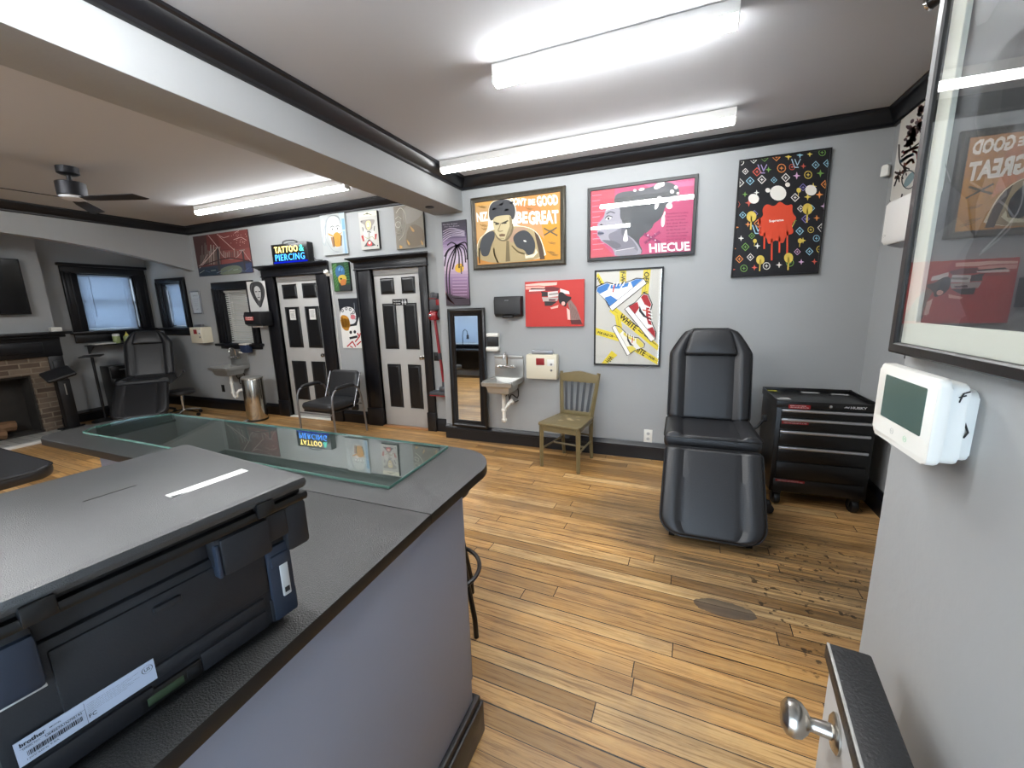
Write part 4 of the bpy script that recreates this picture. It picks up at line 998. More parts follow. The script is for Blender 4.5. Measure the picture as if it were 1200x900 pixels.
# standing mirror leaning on the pier
t = thing('wall_mirror', 'tall black framed mirror leaning on the grey pier beside the sink', 'mirror', (-2.235, YR-.062, .178)); t.rotation_euler = (R(-1.4), 0, 0)
bm = new_bm(); rect_frame(bm, .475, 1.40, .088, -.03, 0, prof=True); build('frame', bm, 'mirror_frame', t)
bm = new_bm(); bb(bm, -.155, .155, -.012, -.009, .08, 1.32); build('mirror_glass', bm, 'mirror', t, smooth=False)

# switch, outlets, sensors, cable
def plate(name, label, cat, loc, rz, w, h, mtl, outlet):
    t = thing(name, label, cat, loc, rz, 'wall outlets' if outlet else None); bm = new_bm(); bb(bm, -w/2, w/2, -.006, 0, 0, h, .002); build('cover_plate', bm, mtl, t)
    if not outlet:
        bm = new_bm(); bb(bm, -.006, .006, -.016, -.004, h*.4, h*.6, .002); build('toggle', bm, mtl, t); return t
    for z in (h*.30, h*.70):
        bm = new_bm(); lathe(bm, [(.016, 0), (.017, .001), (.016, .003), (.003, .003)], (0, -.0055, z), (0, -1, 0), 16); s = build('socket', bm, 'grey_tag' if mtl == 'white_plastic' else mtl, t)
        for x in (-.006, .006):
            bm = new_bm(); bb(bm, x-.0012, x+.0012, -.0095, -.008, z-.005, z+.005); build('slot', bm, 'ink', s)
    return t
plate('wall_outlet', 'white double wall outlet low on the grey wall behind the tattoo chair', 'outlet', (-.222, YR, .172), 0, .082, .14, 'white_plastic', True)
plate('wall_outlet', 'black wall outlet low on the wall left of the pedal bin', 'outlet', (-7.03, YL, .30), 0, .075, .12, 'black_plastic', True)
plate('light_switch', 'black switch plate between the right door casing and the vacuum', 'switch', (-2.808, YL, .93), 0, .075, .11, 'black_plastic', False)
t = thing('motion_sensor', 'small white motion sensor in the wall corner under the crown moulding beside the splattered canvas', 'sensor', (1.425, 4.16, 2.475), R(-45))
bm = new_bm(); prism(bm, [(-.026, 0), (.026, 0), (.024, .07), (.015, .082), (-.015, .082), (-.024, .07)], 0, .036, Matrix(((1, 0, 0, 0), (0, 0, -1, .0), (0, 1, 0, 0), (0, 0, 0, 1))), .01); build('housing', bm, 'white_plastic', t)
bm = new_bm(); bb(bm, -.014, .014, -.04, -.03, .022, .05, .006); build('lens', bm, 'hall_white', t)
t = thing('security_sensor', 'small white alarm sensor on the corner of the left door head', 'sensor', (-4.375, 4.345, 2.05))
bm = new_bm(); bb(bm, -.03, .03, -.05, -.0, 0, .035, .008); lathe(bm, [(.01, 0), (.03, .01), (.034, .035), (.02, .055), (.005, .06)], (-.005, -.045, .03), (0, -.6, .8), 14); build('housing', bm, 'white_plastic', t)
bm = new_bm(); lathe(bm, [(.012, 0), (.014, .004), (.004, .008)], (-.005, -.08, .076), (0, -.6, .8), 12); build('lens', bm, 'black_plastic', t)
bm = new_bm(); tube(bm, [(-4.395, 4.374, 2.05), (-4.40, 4.374, 1.8), (-4.385, 4.374, 1.45), (-4.40, 4.374, 1.1), (-4.385, 4.374, .9), (-4.40, 4.374, .62), (-4.40, 4.374, .18)], .005, 6); single('sensor_cable', bm, 'cable_white', 'thin white cable running down the wall from the door sensor', 'cable')

# split-system air conditioner high on the right wall
t = thing('air_conditioner', 'white wall mounted air conditioner on the right wall under the splattered canvas', 'air conditioner', (XR, 3.19, 1.90), RIGHT_WALL_YAW)
pf = [(0, 0), (-.12, 0), (-.19, .02), (-.205, .045), (-.205, .27), (-.19, .29), (0, .295)]
bm = new_bm(); prism(bm, pf, -.40, .40, Matrix(((0, 0, 1, 0), (1, 0, 0, 0), (0, 1, 0, 0), (0, 0, 0, 1))), .008); build('casing', bm, 'ac', t)
bm = new_bm(); bx(bm, 0, -.150, .004, .70, .075, .006, .002, rot=Matrix.Rotation(R(-16), 3, 'X')); build('air_flap', bm, 'pewter', t)
a = Art(.045, .03); a.ring(.3, .55, .22, .32, .05, '#9a9c9c'); a.line([(.6, .4), (.95, .4)], .08, '#9a9c9c'); a.line([(.6, .65), (.95, .65)], .08, '#9a9c9c'); a.build('badge', t, '#efefeb', .0008, (-.355, -.2055, .06), '#efefeb', 'grey badge')

# alarm keypad close to the camera
t = thing('alarm_panel', 'white alarm touch panel on the near right wall below the large picture', 'alarm panel', (XN, .937, 1.318), RIGHT_WALL_YAW)
def rrect(w, h, r, n=5):
    o = []
    for cx, cy, a0 in ((w/2-r, h-r, 0), (-w/2+r, h-r, 90), (-w/2+r, r, 180), (w/2-r, r, 270)): o += arcpts(cx, cy, r, a0, a0+90, n)
    return o
XZ = Matrix(((1, 0, 0, 0), (0, 0, -1, 0), (0, 1, 0, 0), (0, 0, 0, 1)))
bm = new_bm(); prism(bm, rrect(.204, .146, .014), .042, .060, XZ, .004); fb = build('front_body', bm, 'white_plastic', t)
bm = new_bm(); prism(bm, rrect(.192, .134, .012), .018, .043, XZ @ Matrix.Translation((0, .004, 0)), .003); prism(bm, rrect(.168, .118, .012), .0, .019, XZ @ Matrix.Translation((0, .008, 0)), .003); build('back_box', bm, 'hall_white', t)
bm = new_bm(); prism(bm, rrect(.146, .083, .003), .0596, .0606, XZ @ Matrix.Translation((0.0, .043, 0))); build('screen', bm, 'screen', fb)
a = Art(.19, .03); a.ring(.40, .5, .028, .18, .007, '#8f948f'); a.line([(.385, .5), (.415, .5)], .006, '#8f948f'); a.line([(.40, .42), (.40, .58)], .004, '#8f948f'); a.ring(.66, .5, .028, .18, .007, '#86c79a'); a.text('A', (.645, .42), (.675, .42), .18, '#86c79a', 0); a.build('touch_keys', fb, '#e6e5de', .0004, (0, -.0602, .010), '#e6e5de')
bm = new_bm(); tube(bm, [(.096, -.03, .11), (.099, -.028, .125), (.097, -.02, .128)], .0012, 5); tube(bm, [(.086, -.012, .05), (.09, -.01, .06), (.086, -.014, .075)], .0015, 5); tube(bm, [(.097, -.032, .118), (.098, -.024, .122)], .0012, 5); build('pen_scrawl', bm, 'ink', t)

# low gate in the entry, folded back against the wall
ga = R(-6.3)
t = thing('half_gate', 'low pale grey gate with black speckled cap beside the near right wall', 'gate', (.2335, .115, 0), ga)
bm = new_bm(); bb(bm, .004, .062, 0, .785, .012, .868, .004); lf = build('gate_leaf', bm, 'door_white', t)
bm = new_bm(); bb(bm, -.006, .068, -.01, .792, .865, .900, .006); gc = build('gate_cap', bm, 'cap_black', t)
bm = new_bm(); bb(bm, -.0045, .0005, -.008, .790, .8965, .9004, .0012); build('worn_edge', bm, mat('scraped_paint_edge', '#a9a8a4', .6, var=.4, vscale=60), gc, 'pale scraped edge')
def knob(sgn, x):
    bm = new_bm(); lathe(bm, [(.034, 0), (.034, .004), (.028, .009), (.014, .010), (.013, .034), (.012, .038), (.0125, .042), (.020, .046), (.030, .055), (.0335, .067), (.031, .079), (.020, .088), (.004, .090)], (x, .680, .797), (sgn, 0, 0), 30); build('door_knob', bm, 'nickel', t)
knob(-1, .004)
bm = new_bm(); lathe(bm, [(.034, 0), (.034, .004), (.028, .009), (.014, .010), (.013, .03)], (.062, .680, .797), (1, 0, 0), 26); tube(bm, [(.088, .68, .797), (.09, .64, .797), (.088, .58, .797)], [.012, .011, .009], 10); build('door_lever', bm, 'nickel', t)

# ------------------------------------------------------------------ fireplace corner and alcove
t = thing('fireplace', 'brick fireplace with black wooden mantel against the far left wall', 'fireplace', (XC, 1.945, 0))
bm = new_bm(); 
for a, b, c, d in [(.98, 1.26, 0, 1.09), (2.63, 2.83, 0, 1.09), (1.26, 2.63, .84, 1.09)]: bb(bm, XC-.02, XC+.035, a, b, c, d)
xf(bm, Matrix.Translation((-XC, -1.945, 0))); bmesh.ops.rotate(bm, verts=bm.verts[:], cent=(0, 0, 0), matrix=Matrix.Rotation(R(-90), 3, 'Z')); b = build('brick_surround', bm, 'brick', t); b.rotation_euler = (0, 0, R(90))
bm = new_bm(); bb(bm, XW+.005, XW+.03, 1.25, 2.64, .03, .84); bb(bm, XW+.03, XC+.01, 1.25, 1.28, .03, .84); bb(bm, XW+.03, XC+.01, 2.61, 2.64, .03, .84); bb(bm, XW+.03, XC, 1.28, 2.61, .81, .84); bb(bm, XW+.03, XC+.03, 1.26, 2.63, .03, .05)
wbuild('firebox', bm, 'soot', t)
bm = new_bm(); bb(bm, XC, XC+.20, .80, 3.09, 1.375, 1.415, .008); bb(bm, XC, XC+.15, .86, 3.03, 1.335, 1.378, .01); wbuild('mantel_shelf', bm, 'trim', t)
bm = new_bm(); bb(bm, XC, XC+.07, .84, 2.985, 1.075, 1.34, .004); bb(bm, XC+.06, XC+.09, 1.02, 2.80, 1.13, 1.28, .01); bb(bm, XC+.06, XC+.085, .84, 2.985, 1.295, 1.335, .008); wbuild('frieze', bm, 'trim', t)
for a, b in ((.84, .985), (2.83, 2.98)):
    bm = new_bm(); bb(bm, XC, XC+.06, a, b, 0, 1.08, .004); bb(bm, XC+.05, XC+.075, a+.03, b-.03, .22, 1.0, .006); bb(bm, XC, XC+.075, a-.01, b+.0, .03, .18, .004); wbuild('pilaster', bm, 'trim', t)
bm = new_bm(); bb(bm, XC, -7.70, .85, 3.03, 0, .03, .003); xf(bm, Matrix.Translation((-XC, -1.945, 0))); h = build('hearth', bm, 'tile', t)
bm = new_bm(); bb(bm, -7.715, -7.64, .85, 3.03, 0, .036, .004); wb_ = wbuild('hearth_edge', bm, 'marble', t)
bm = new_bm(); rnd = random.Random(8)
tube(bm, [(0, -.30+.06*i, .06*math.sin(i*.9)*.3+.10) for i in range(11)], [.06+.035*rnd.random()+(.04 if i in (4, 5) else 0) for i in range(11)], 9)
single('fire_log', bm, 'log', 'weathered brown log lying in the brick fireplace', 'log', (-8.40, 2.12, .05), 0, 'fireplace logs')
bm = new_bm(); tube(bm, [(.02*math.sin(i), -.22+.055*i, .055+.01*math.cos(i*2)) for i in range(9)], [.05+.02*rnd.random() for i in range(9)], 8); single('fire_log', bm, 'log', 'smaller log lying in front of the weathered log in the fireplace', 'log', (-8.225, 2.05, .05), R(6), 'fireplace logs')
t = thing('television', 'black wall television over the fireplace mantel', 'television', (XC+.021, 2.14, 1.66), LEFT_WALL_YAW)
bm = new_bm(); bb(bm, -.63, .63, -.075, -.03, 0, .725, .006); bb(bm, -.2, .2, -.03, .019, .2, .5, .004); build('cabinet', bm, 'black_plastic', t)
bm = new_bm(); bb(bm, -.615, .615, -.0765, -.074, .018, .71); build('screen', bm, 'tv', t, smooth=False)
bm = new_bm(); bb(bm, -.04, .04, -.055, .055, 0, .06, .006); single('small_box', bm, 'hall_white', 'small white box on the right end of the mantel shelf', 'box', (-8.12, 2.945, 1.4155))
# arm rest stand
t = thing('armrest_stand', 'black arm rest stand with tilted pad beside the fireplace', 'arm rest', (-8.02, 2.85, .03))
bm = new_bm(); pad(bm, rw(.125, .125, .03, .03, .31), .31, .05, 0, mtx=Matrix.Translation((.02, -.03, .80)) @ Matrix.Rotation(R(26), 4, 'Y') @ Matrix.Rotation(R(18), 4, 'X') @ Matrix.Translation((0, -.155, 0)), nu=18, nv=18); build('arm_pad', bm, 'leather', t)
bm = new_bm(); bb(bm, -.045, .045, -.065, .065, .02, .72, .006); tube(bm, [(0, 0, .70), (.012, -.01, .785)], .03, 10); build('column', bm, 'black_metal', t)
bm = new_bm(); bb(bm, .045, .048, -.006, .006, .50, .66); build('height_slot', bm, 'alu', t)
bm = new_bm(); bx(bm, 0, 0, .012, .34, .07, .022, .005, rot=Matrix.Rotation(R(35), 3, 'Z')); bx(bm, 0, 0, .012, .34, .07, .022, .005, rot=Matrix.Rotation(R(-55), 3, 'Z')); build('cross_base', bm, 'black_metal', t)
# tray stand, cart, shelf, bottles
t = thing('tray_stand', 'black instrument tray on a thin post left of the alcove chair', 'tray stand', (-8.22, 3.30, 0), R(60))
bm = new_bm(); pad(bm, rw(.12, .12, .03, .03, .42), .42, .018, 0, mtx=Matrix.Translation((0, -.21, 1.02)), nu=16, nv=16, rr=.008, bulge=.0); build('tray', bm, 'leather', t)
bm = new_bm(); cyl(bm, (0, 0, .05), (0, 0, 1.015), .018); build('post', bm, 'black_metal', t)
bm = new_bm(); lathe(bm, [(.16, 0), (.165, .01), (.15, .03), (.03, .05)], n=24); build('base', bm, 'black_metal', t)
t = thing('drawer_cart', 'small black drawer cart behind the worn tattoo chair', 'cart', (-8.36, 3.66, 0), R(90))
bm = new_bm(); bb(bm, -.19, .19, -.13, .13, .07, .83, .006); build('cabinet', bm, 'chest', t)
for k in range(4):
    bm = new_bm(); bb(bm, -.175, .175, -.14, -.12, .10+.18*k, .265+.18*k, .004); dr = build('drawer', bm, 'chest', t)
    bm = new_bm(); bb(bm, -.07, .07, -.155, -.139, .22+.18*k, .235+.18*k, .003); build('pull', bm, 'alu', dr)
for sx in (-1, 1):
    for sy in (-1, 1):
        bm = new_bm(); lathe(bm, [(.01, -.012), (.034, -.012), (.035, .012), (.01, .012)], (sx*.15, sy*.09, .035), (1, 0, 0), 14); bb(bm, sx*.15-.016, sx*.15+.016, sy*.09-.015, sy*.09+.015, .04, .072); build('castor', bm, 'black_plastic', t)
bm = new_bm(); bb(bm, XW+.031, XW+.25, 3.36, 3.93, 1.155, 1.175, .004)
for y in (3.40, 3.88): prism(bm, [(0, 0), (.17, 0), (.17, -.012), (.012, -.12), (0, -.12)], -.008, .008, Matrix(((1, 0, 0, XW+.031), (0, 0, 1, y), (0, 1, 0, 1.156), (0, 0, 0, 1))))
single('wall_shelf', bm, 'trim', 'narrow black shelf under the alcove window sill', 'shelf')
bm = new_bm(); bx(bm, -8.395, 3.53, 1.184, .20, .26, .014, .002); single('paper_tray', bm, 'hall_white', 'flat white tray at the left end of the shelf under the window', 'tray')
for lab, x, y, h, cap in (('squat green soap bottle on the shelf under the alcove window', -8.40, 3.72, .10, 'grey_tag'), ('green soap bottle with pointed nozzle on the shelf under the window', -8.40, 3.86, .095, 'soap')):
    t = thing('soap_bottle', lab, 'bottle', (x, y, 1.175), 0, 'soap bottles on the shelf'); bm = new_bm(); lathe(bm, [(.045, 0), (.048, .006), (.048, h), (.04, h+.015), (.02, h+.02)], n=20); build('bottle_body', bm, 'soap', t)
    bm = new_bm()
    if cap == 'soap': lathe(bm, [(.03, h+.018), (.022, h+.03), (.008, h+.06), (.004, h+.08)], n=14)
    else: lathe(bm, [(.046, h+.012), (.046, h+.045), (.03, h+.052), (.004, h+.053)], n=16)
    build('bottle_cap', bm, 'hall_white' if cap != 'soap' else 'yellow_tag', t)

# work desk and lamp by the front window (seen in the mirror)
t = thing('work_desk', 'black work desk under the front window seen in the standing mirror', 'desk', (-5.15, -1.22, 0))
bm = new_bm(); bb(bm, -.7, .7, -.3, .3, .71, .745, .005); build('desk_top', bm, 'black_panel', t)
for sx in (-1, 1): bm = new_bm(); bb(bm, sx*.66-.02, sx*.66+.02, -.28, .28, 0, .71, .004); build('side_panel', bm, 'black_panel', t)
bm = new_bm(); bb(bm, -.64, .64, -.28, -.25, .2, .71); build('modesty_panel', bm, 'black_panel', t)
t = thing('desk_lamp', 'thin gooseneck lamp on the desk seen in the standing mirror', 'lamp', (-5.2, -1.15, .745))
bm = new_bm(); lathe(bm, [(.07, 0), (.075, .008), (.06, .02), (.01, .024)], n=20); build('base', bm, 'black_metal', t)
bm = new_bm(); tube(bm, [(0, 0, .02), (0, 0, .35), (.02, 0, .47), (.07, 0, .52), (.13, 0, .48), (.15, 0, .38)], .009, 8); build('gooseneck', bm, 'black_metal', t)
bm = new_bm(); lathe(bm, [(.012, .03), (.03, .0), (.035, -.08), (.03, -.09)], (.15, 0, .36), n=14); build('lamp_shade', bm, 'black_metal', t)
bm = new_bm(); bb(bm, -.11, .11, -.09, .09, 0, .17, .005); single('storage_box', bm, 'blue_box', 'blue grey storage box on the desk seen in the standing mirror', 'box', (-5.55, -1.12, .745))
# ================================================================== PICTURES
def picture(name, label, cat, x, z0, w, h, y, yaw=0., frame=None, fw=.02, fd=.03, prof=False, canvas=.03, tilt=0., group=None, glass=False, inset=.012):
    """returns (thing, art width, art height, place()) for a wall picture; base centre at x, z0 on wall plane y"""
    loc = (x, y, z0) if yaw == 0 else (x, y, z0)
    t = thing(name, label, cat, loc, yaw, group)
    if tilt: t.rotation_euler = (0, R(tilt), yaw)
    if frame:
        bm = new_bm(); rect_frame(bm, w, h, fw, -fd, -.001, prof=prof); build('frame', bm, frame, t)
        if glass:
            bm = new_bm(); bb(bm, -w/2+fw-.002, w/2-fw+.002, -fd+inset-.003, -fd+inset-.001, fw-.002, h-fw+.002); build('glass_pane', bm, 'glass_pic', t, smooth=False)
    return t
def hang(a, t, col, frame_w=0., front=.03, depth=.03, edge=None, nm='canvas'):
    if t.children or t.name.startswith('portrait_drawing') and False: return a.build(nm, t, col, depth, (0, -front, frame_w), edge)
    # an unframed canvas is one object
    o = a.build(nm, None, col, depth, (0, 0, 0), edge); n = t.name
    o.matrix_world = Matrix.Translation(t.location) @ Euler(t.rotation_euler).to_matrix().to_4x4() @ Matrix.Translation((0, -front, frame_w))
    for k in t.keys(): o[k] = t[k]
    bpy.data.objects.remove(t); o.name = n; o.data.name = n; return o

# --- boxer, gold frame
q = [(112, 200), (952, 97), (945, 757), (132, 800)]
w, h = 1.04, .742; fw = .052
t = picture('boxer_picture', 'orange boxer picture with white lettering in a mottled gold black frame', 'picture', -1.593, 1.988, w, h, YR, frame=mat('antique_gold_frame', '#4a463c', .4, metal=.35, var=.45, vscale=35), fw=fw, fd=.045, prof=True)
a = Art(w-2*fw, h-2*fw, q)
O = '#c08643'
a.poly([(112, 200), (300, 175), (290, 470), (130, 560)], '#c29a64'); a.poly([(112, 200), (600, 140), (600, 170), (112, 235)], '#c99a52')
a.poly([(730, 420), (950, 380), (945, 757), (780, 780)], '#c58a2c'); a.poly([(500, 240), (740, 200), (760, 290), (520, 310)], '#c47a45'); a.poly([(480, 410), (760, 400), (790, 560), (700, 470)], '#dd8f62')
for x, y in ((180, 240), (190, 420), (205, 455), (850, 480), (860, 600), (850, 690), (880, 715), (640, 262)):
    for k in range(4): a.line([(x-35+9*k, y-14+8*(k % 3)), (x+18+9*k, y+10-9*(k % 2))], 5, '#8d6a35', True)
a.line([(790, 455), (915, 525)], 14, '#57503f'); a.line([(910, 450), (790, 520)], 14, '#57503f')
for (s, p0, p1, hh) in (("DON'T", (452, 222), (612, 238), 78), ('BE', (634, 226), (704, 226), 62), ('GOOD', (722, 244), (935, 226), 106), ('BE', (512, 405), (628, 405), 118), ('GREAT', (636, 420), (935, 410), 136), ('NIZ', (130, 385), (240, 375), 92)): a.text(s, p0, p1, hh, '#f4f1e8', .045)
a.smooth([(118, 570), (240, 470), (235, 300), (262, 195), (350, 155), (445, 155), (505, 215), (522, 315), (500, 420), (650, 440), (740, 510), (785, 640), (815, 755), (135, 797)], '#efe6cf')
a.smooth([(128, 590), (190, 510), (290, 455), (500, 425), (640, 445), (725, 505), (770, 610), (798, 760), (135, 797)], '#a5946d')
a.poly([(690, 480), (730, 520), (765, 610), (792, 752), (745, 756), (715, 600)], '#4b3c30'); a.smooth([(430, 560), (500, 430), (640, 450), (600, 480), (520, 540), (470, 600)], '#a98a72')
a.poly([(415, 570), (440, 570), (450, 768), (405, 772)], '#6f6246'); a.curve([(290, 640), (300, 710), (330, 778)], 14, '#7d6f50'); a.curve([(150, 640), (150, 700), (150, 780)], 12, '#5c4f3a'); a.curve([(470, 620), (530, 680), (600, 700)], 12, '#857552')
a.smooth([(290, 350), (300, 500), (330, 560), (390, 580), (440, 560), (490, 470), (480, 380)], '#6d6149')
a.smooth([(285, 360), (296, 320), (350, 310), (440, 300), (472, 340), (476, 400), (462, 475), (430, 535), (390, 566), (342, 548), (308, 500), (290, 430)], '#bbae88')
a.poly([(448, 330), (472, 345), (475, 405), (460, 472), (428, 535), (402, 555), (425, 490), (450, 430)], '#857a5b')
a.line([(297, 388), (345, 404)], 13, '#3c382c'); a.line([(372, 402), (432, 376)], 13, '#3c382c'); a.ell(322, 408, 17, 7, '#2c2a22'); a.ell(404, 398, 19, 7, '#2c2a22', -10)
a.curve([(362, 400), (348, 440), (336, 468), (352, 478), (382, 472)], 7, '#7b6f50'); a.poly([(345, 508), (372, 500), (405, 506), (400, 528), (352, 530)], '#7a6148'); a.line([(345, 515), (404, 513)], 4, '#3c3026'); a.line([(350, 545), (392, 548)], 7, '#94875f')
a.smooth([(245, 320), (250, 250), (275, 200), (330, 175), (400, 165), (455, 175), (500, 225), (510, 290), (498, 350), (474, 372), (462, 325), (430, 318), (310, 330), (285, 370), (262, 375)], '#3c3e42')
for x, y in ((370, 215), (470, 200), (300, 260), (420, 270)): a.ell(x, y, 22, 10, '#46484c', -20, True)
a.smooth([(152, 610), (180, 530), (240, 480), (300, 470), (304, 540), (272, 600), (252, 680), (232, 718), (178, 718), (160, 660)], '#3f4246')
a.smooth([(478, 552), (498, 508), (560, 470), (615, 472), (665, 518), (696, 580), (700, 645), (672, 712), (618, 716), (592, 660), (540, 648), (506, 622)], '#393c40'); a.ell(598, 576, 16, 8, '#d8d6cf', 20); a.poly([(596, 690), (612, 720), (690, 700), (704, 650), (722, 690), (680, 735), (600, 745)], '#e2d8bd')
hang(a, t, O, fw, .03, .02)

# --- profile portrait, pink
q = [(103, 190), (1078, 80), (1032, 748), (90, 806)]
w, h = .97, .675; fw = .03
t = picture('profile_picture', 'pink picture of a woman in profile in a black frame', 'picture', -.368, 2.0, w, h, YR, frame='black_frame', fw=fw, fd=.035, glass=True)
a = Art(w-2*fw, h-2*fw, q)
a.poly([(103, 190), (330, 165), (320, 300), (160, 480), (150, 620), (320, 800), (90, 806)], '#c44556'); a.poly([(600, 135), (1078, 80), (1070, 150), (700, 180)], '#d9668f')
for k in range(11): a.line([(115, 230+50*k), (180+rnd.random()*60, 222+50*k)], 5, '#ee94a6', True)
for k in range(6): a.line([(120+rnd.random()*40, 250+80*k), (240, 235+80*k)], 4, '#9e3446', True)
HC = '#47494d'
a.smooth([(320, 300), (325, 235), (380, 200), (500, 190), (580, 175), (690, 155), (720, 120), (800, 108), (875, 125), (928, 170), (935, 225), (880, 275), (830, 312), (795, 350), (772, 425), (740, 462), (690, 492), (676, 535), (610, 585), (535, 645), (600, 770), (480, 790), (380, 600), (320, 420)], HC)
a.smooth([(318, 296), (295, 322), (248, 346), (232, 385), (226, 425), (195, 462), (160, 492), (162, 508), (190, 522), (176, 540), (152, 560), (166, 575), (156, 592), (178, 612), (192, 648), (268, 690), (310, 732), (326, 800), (500, 782), (590, 768), (520, 650), (440, 590), (396, 560), (402, 480), (372, 430), (382, 350)], '#9b97a2', it=1)
a.smooth([(300, 310), (255, 345), (238, 380), (262, 360), (330, 350), (360, 330)], '#d9cfd2'); a.smooth([(250, 590), (330, 560), (396, 520), (402, 570), (440, 600), (510, 660), (560, 765), (350, 790), (330, 720), (300, 680)], '#77747f'); a.smooth([(190, 640), (260, 680), (320, 730), (400, 700), (330, 650), (250, 640)], '#64616b')
a.smooth([(400, 470), (440, 520), (400, 620), (380, 560)], '#5f5d66'); a.ell(268, 440, 30, 14, '#e9e4e6', -25); a.ell(266, 442, 11, 13, '#222328'); a.curve([(238, 440), (262, 418), (302, 428)], 9, '#2c2c31'); a.curve([(250, 400), (285, 380), (325, 392)], 9, '#55535b'); a.ell(198, 500, 14, 8, '#3f3d45'); a.smooth([(160, 560), (215, 565), (228, 585), (165, 600)], '#5c5f70'); a.line([(165, 578), (222, 578)], 5, '#30313a')
a.smooth([(330, 740), (500, 710), (560, 770), (330, 800)], '#8d8a93'); a.line([(330, 740), (505, 712)], 6, '#c9c4c8')
a.smooth([(425, 545), (440, 545), (442, 610), (450, 640), (430, 660), (400, 650), (404, 620)], '#f1eef0')
for x, y, rx, ry, ro in ((518, 188, 15, 12, 0), (582, 178, 28, 13, -12), (742, 146, 50, 24, -30), (780, 132, 18, 24, 10), (902, 164, 18, 16, 0), (866, 203, 20, 18, 0), (920, 220, 14, 12, 0), (748, 265, 24, 22, 0), (722, 325, 17, 42, 22), (852, 285, 16, 40, 15), (838, 335, 30, 26, 0), (778, 470, 17, 56, 6), (792, 405, 8, 24, 12)): a.ell(x, y, rx, ry, '#ece6e6', ro)
a.line([(605, 590), (745, 668)], 26, '#8e3a62'); a.line([(742, 572), (608, 668)], 22, '#8e3a62')
for x, y in ((635, 600), (664, 619), (703, 646), (705, 590), (632, 655)): a.ell(x, y, 7, 7, '#e9c4d2', same=True)
for k in range(9): a.text(['freedom is the', 'chance of standing', 'to be honest', 'on the floor', 'singing over', 'as we move out', 'of our sorrow', 'NO FEAR NO CHAINS', 'AND SO WE GO ON'][k], (808, 412+30*k), (1010-12*(k % 3), 402+30*k), 15, '#7c2f52', 0)
a.text('HIECUE', (648, 760), (1024, 742), 82, '#f3eef0', .03); a.text('notes from home', (905, 120), (1065, 102), 18, '#b04672', 0)
hang(a, t, '#c54c76', fw, .024, .012)

# --- red canvas: plain bars-and-blocks composition
q = [(92, 75), (1095, 48), (1088, 850), (100, 840)]
w, h = .632, .470
t = picture('red_canvas', 'small red canvas with black and white abstract bars on the long wall', 'painting', -1.198, 1.363, w, h, YR)
a = Art(w, h, q)
a.poly([(104, 118), (330, 98), (640, 92), (632, 140), (430, 150), (330, 140), (104, 145)], '#f0c4b8'); a.poly([(104, 155), (330, 152), (440, 160), (420, 200), (104, 205)], '#e7a598'); a.poly([(165, 210), (380, 205), (520, 215), (360, 235), (160, 240)], '#e9d6d0'); a.poly([(150, 250), (350, 245), (360, 275), (150, 278)], '#a34541')
a.poly([(430, 170), (580, 165), (690, 195), (650, 240), (440, 235)], '#6e2f34'); a.poly([(200, 185), (430, 195), (430, 212), (180, 205)], '#2a2324'); a.poly([(360, 240), (480, 255), (480, 330), (375, 330), (380, 280)], '#3b3536'); a.poly([(480, 255), (650, 240), (665, 330), (485, 345)], '#d3cdc9'); a.poly([(500, 285), (660, 270), (660, 295), (500, 310)], '#8d8582'); a.poly([(380, 340), (660, 350), (640, 410), (400, 415)], '#b7a9a4'); a.poly([(420, 410), (640, 420), (540, 490), (430, 490)], '#332c2c'); a.poly([(500, 375), (620, 380), (600, 405), (495, 405)], '#5a2a35')
a.poly([(690, 200), (840, 250), (850, 300), (760, 290), (690, 300)], '#e6ddda'); a.smooth([(660, 260), (740, 260), (800, 330), (885, 345), (875, 385), (800, 440), (790, 520), (700, 480), (655, 400)], '#282527'); a.ell(742, 455, 32, 34, '#eab3a8')
a.poly([(520, 520), (660, 480), (650, 525), (540, 545)], '#f0b7aa'); a.poly([(810, 440), (870, 395), (960, 520), (1040, 740), (1050, 805), (880, 805), (850, 560)], '#8d716b'); a.poly([(860, 740), (1030, 735), (1062, 812), (880, 812)], '#5a2f30'); a.poly([(800, 530), (850, 570), (860, 735), (815, 730)], '#f1c6bb')
for k in range(6): a.line([(860+22*k, 460+25*k), (890+25*k, 700+10*k)], 5, '#5c4743', True)
hang(a, t, '#bd3b36', 0, .032, .031, '#d9706a')

# --- shoe poster, thin black frame
q = [(98, 78), (640, 60), (597, 850), (78, 845)]
w, h = .643, .943; fw = .016
t = picture('shoe_poster', 'framed poster of three high top shoes and yellow tape above the wooden chair', 'picture', -.458, .967, w, h, YR, frame='black_frame', fw=fw, fd=.03, glass=True)
a = Art(w-2*fw, h-2*fw, q)
YT = '#dcc83e'
def tape(p0, p1, wd, words):
    a.line([p0, p1], wd, YT); a.line([p0, p1], wd*.04, '#3b3626', True)
    for (s, f0, f1, hh) in words:
        L = lambda f: (p0[0]+(p1[0]-p0[0])*f, p0[1]+(p1[1]-p0[1])*f)
        dx, dy = p1[0]-p0[0], p1[1]-p0[1]; n = math.hypot(dx, dy); ux, uy = dy/n, -dx/n
        A, B = L(f0), L(f1); a.text(s, (A[0]-ux*hh/2, A[1]-uy*hh/2), (B[0]-ux*hh/2, B[1]-uy*hh/2), hh, '#25231d', .03)
tape((322, 70), (318, 215), 55, [('F-WH', .08, .85, 36)]); tape((520, 60), (490, 330), 58, [('OFF', .1, .45, 42), ('WH', .68, .92, 36)])
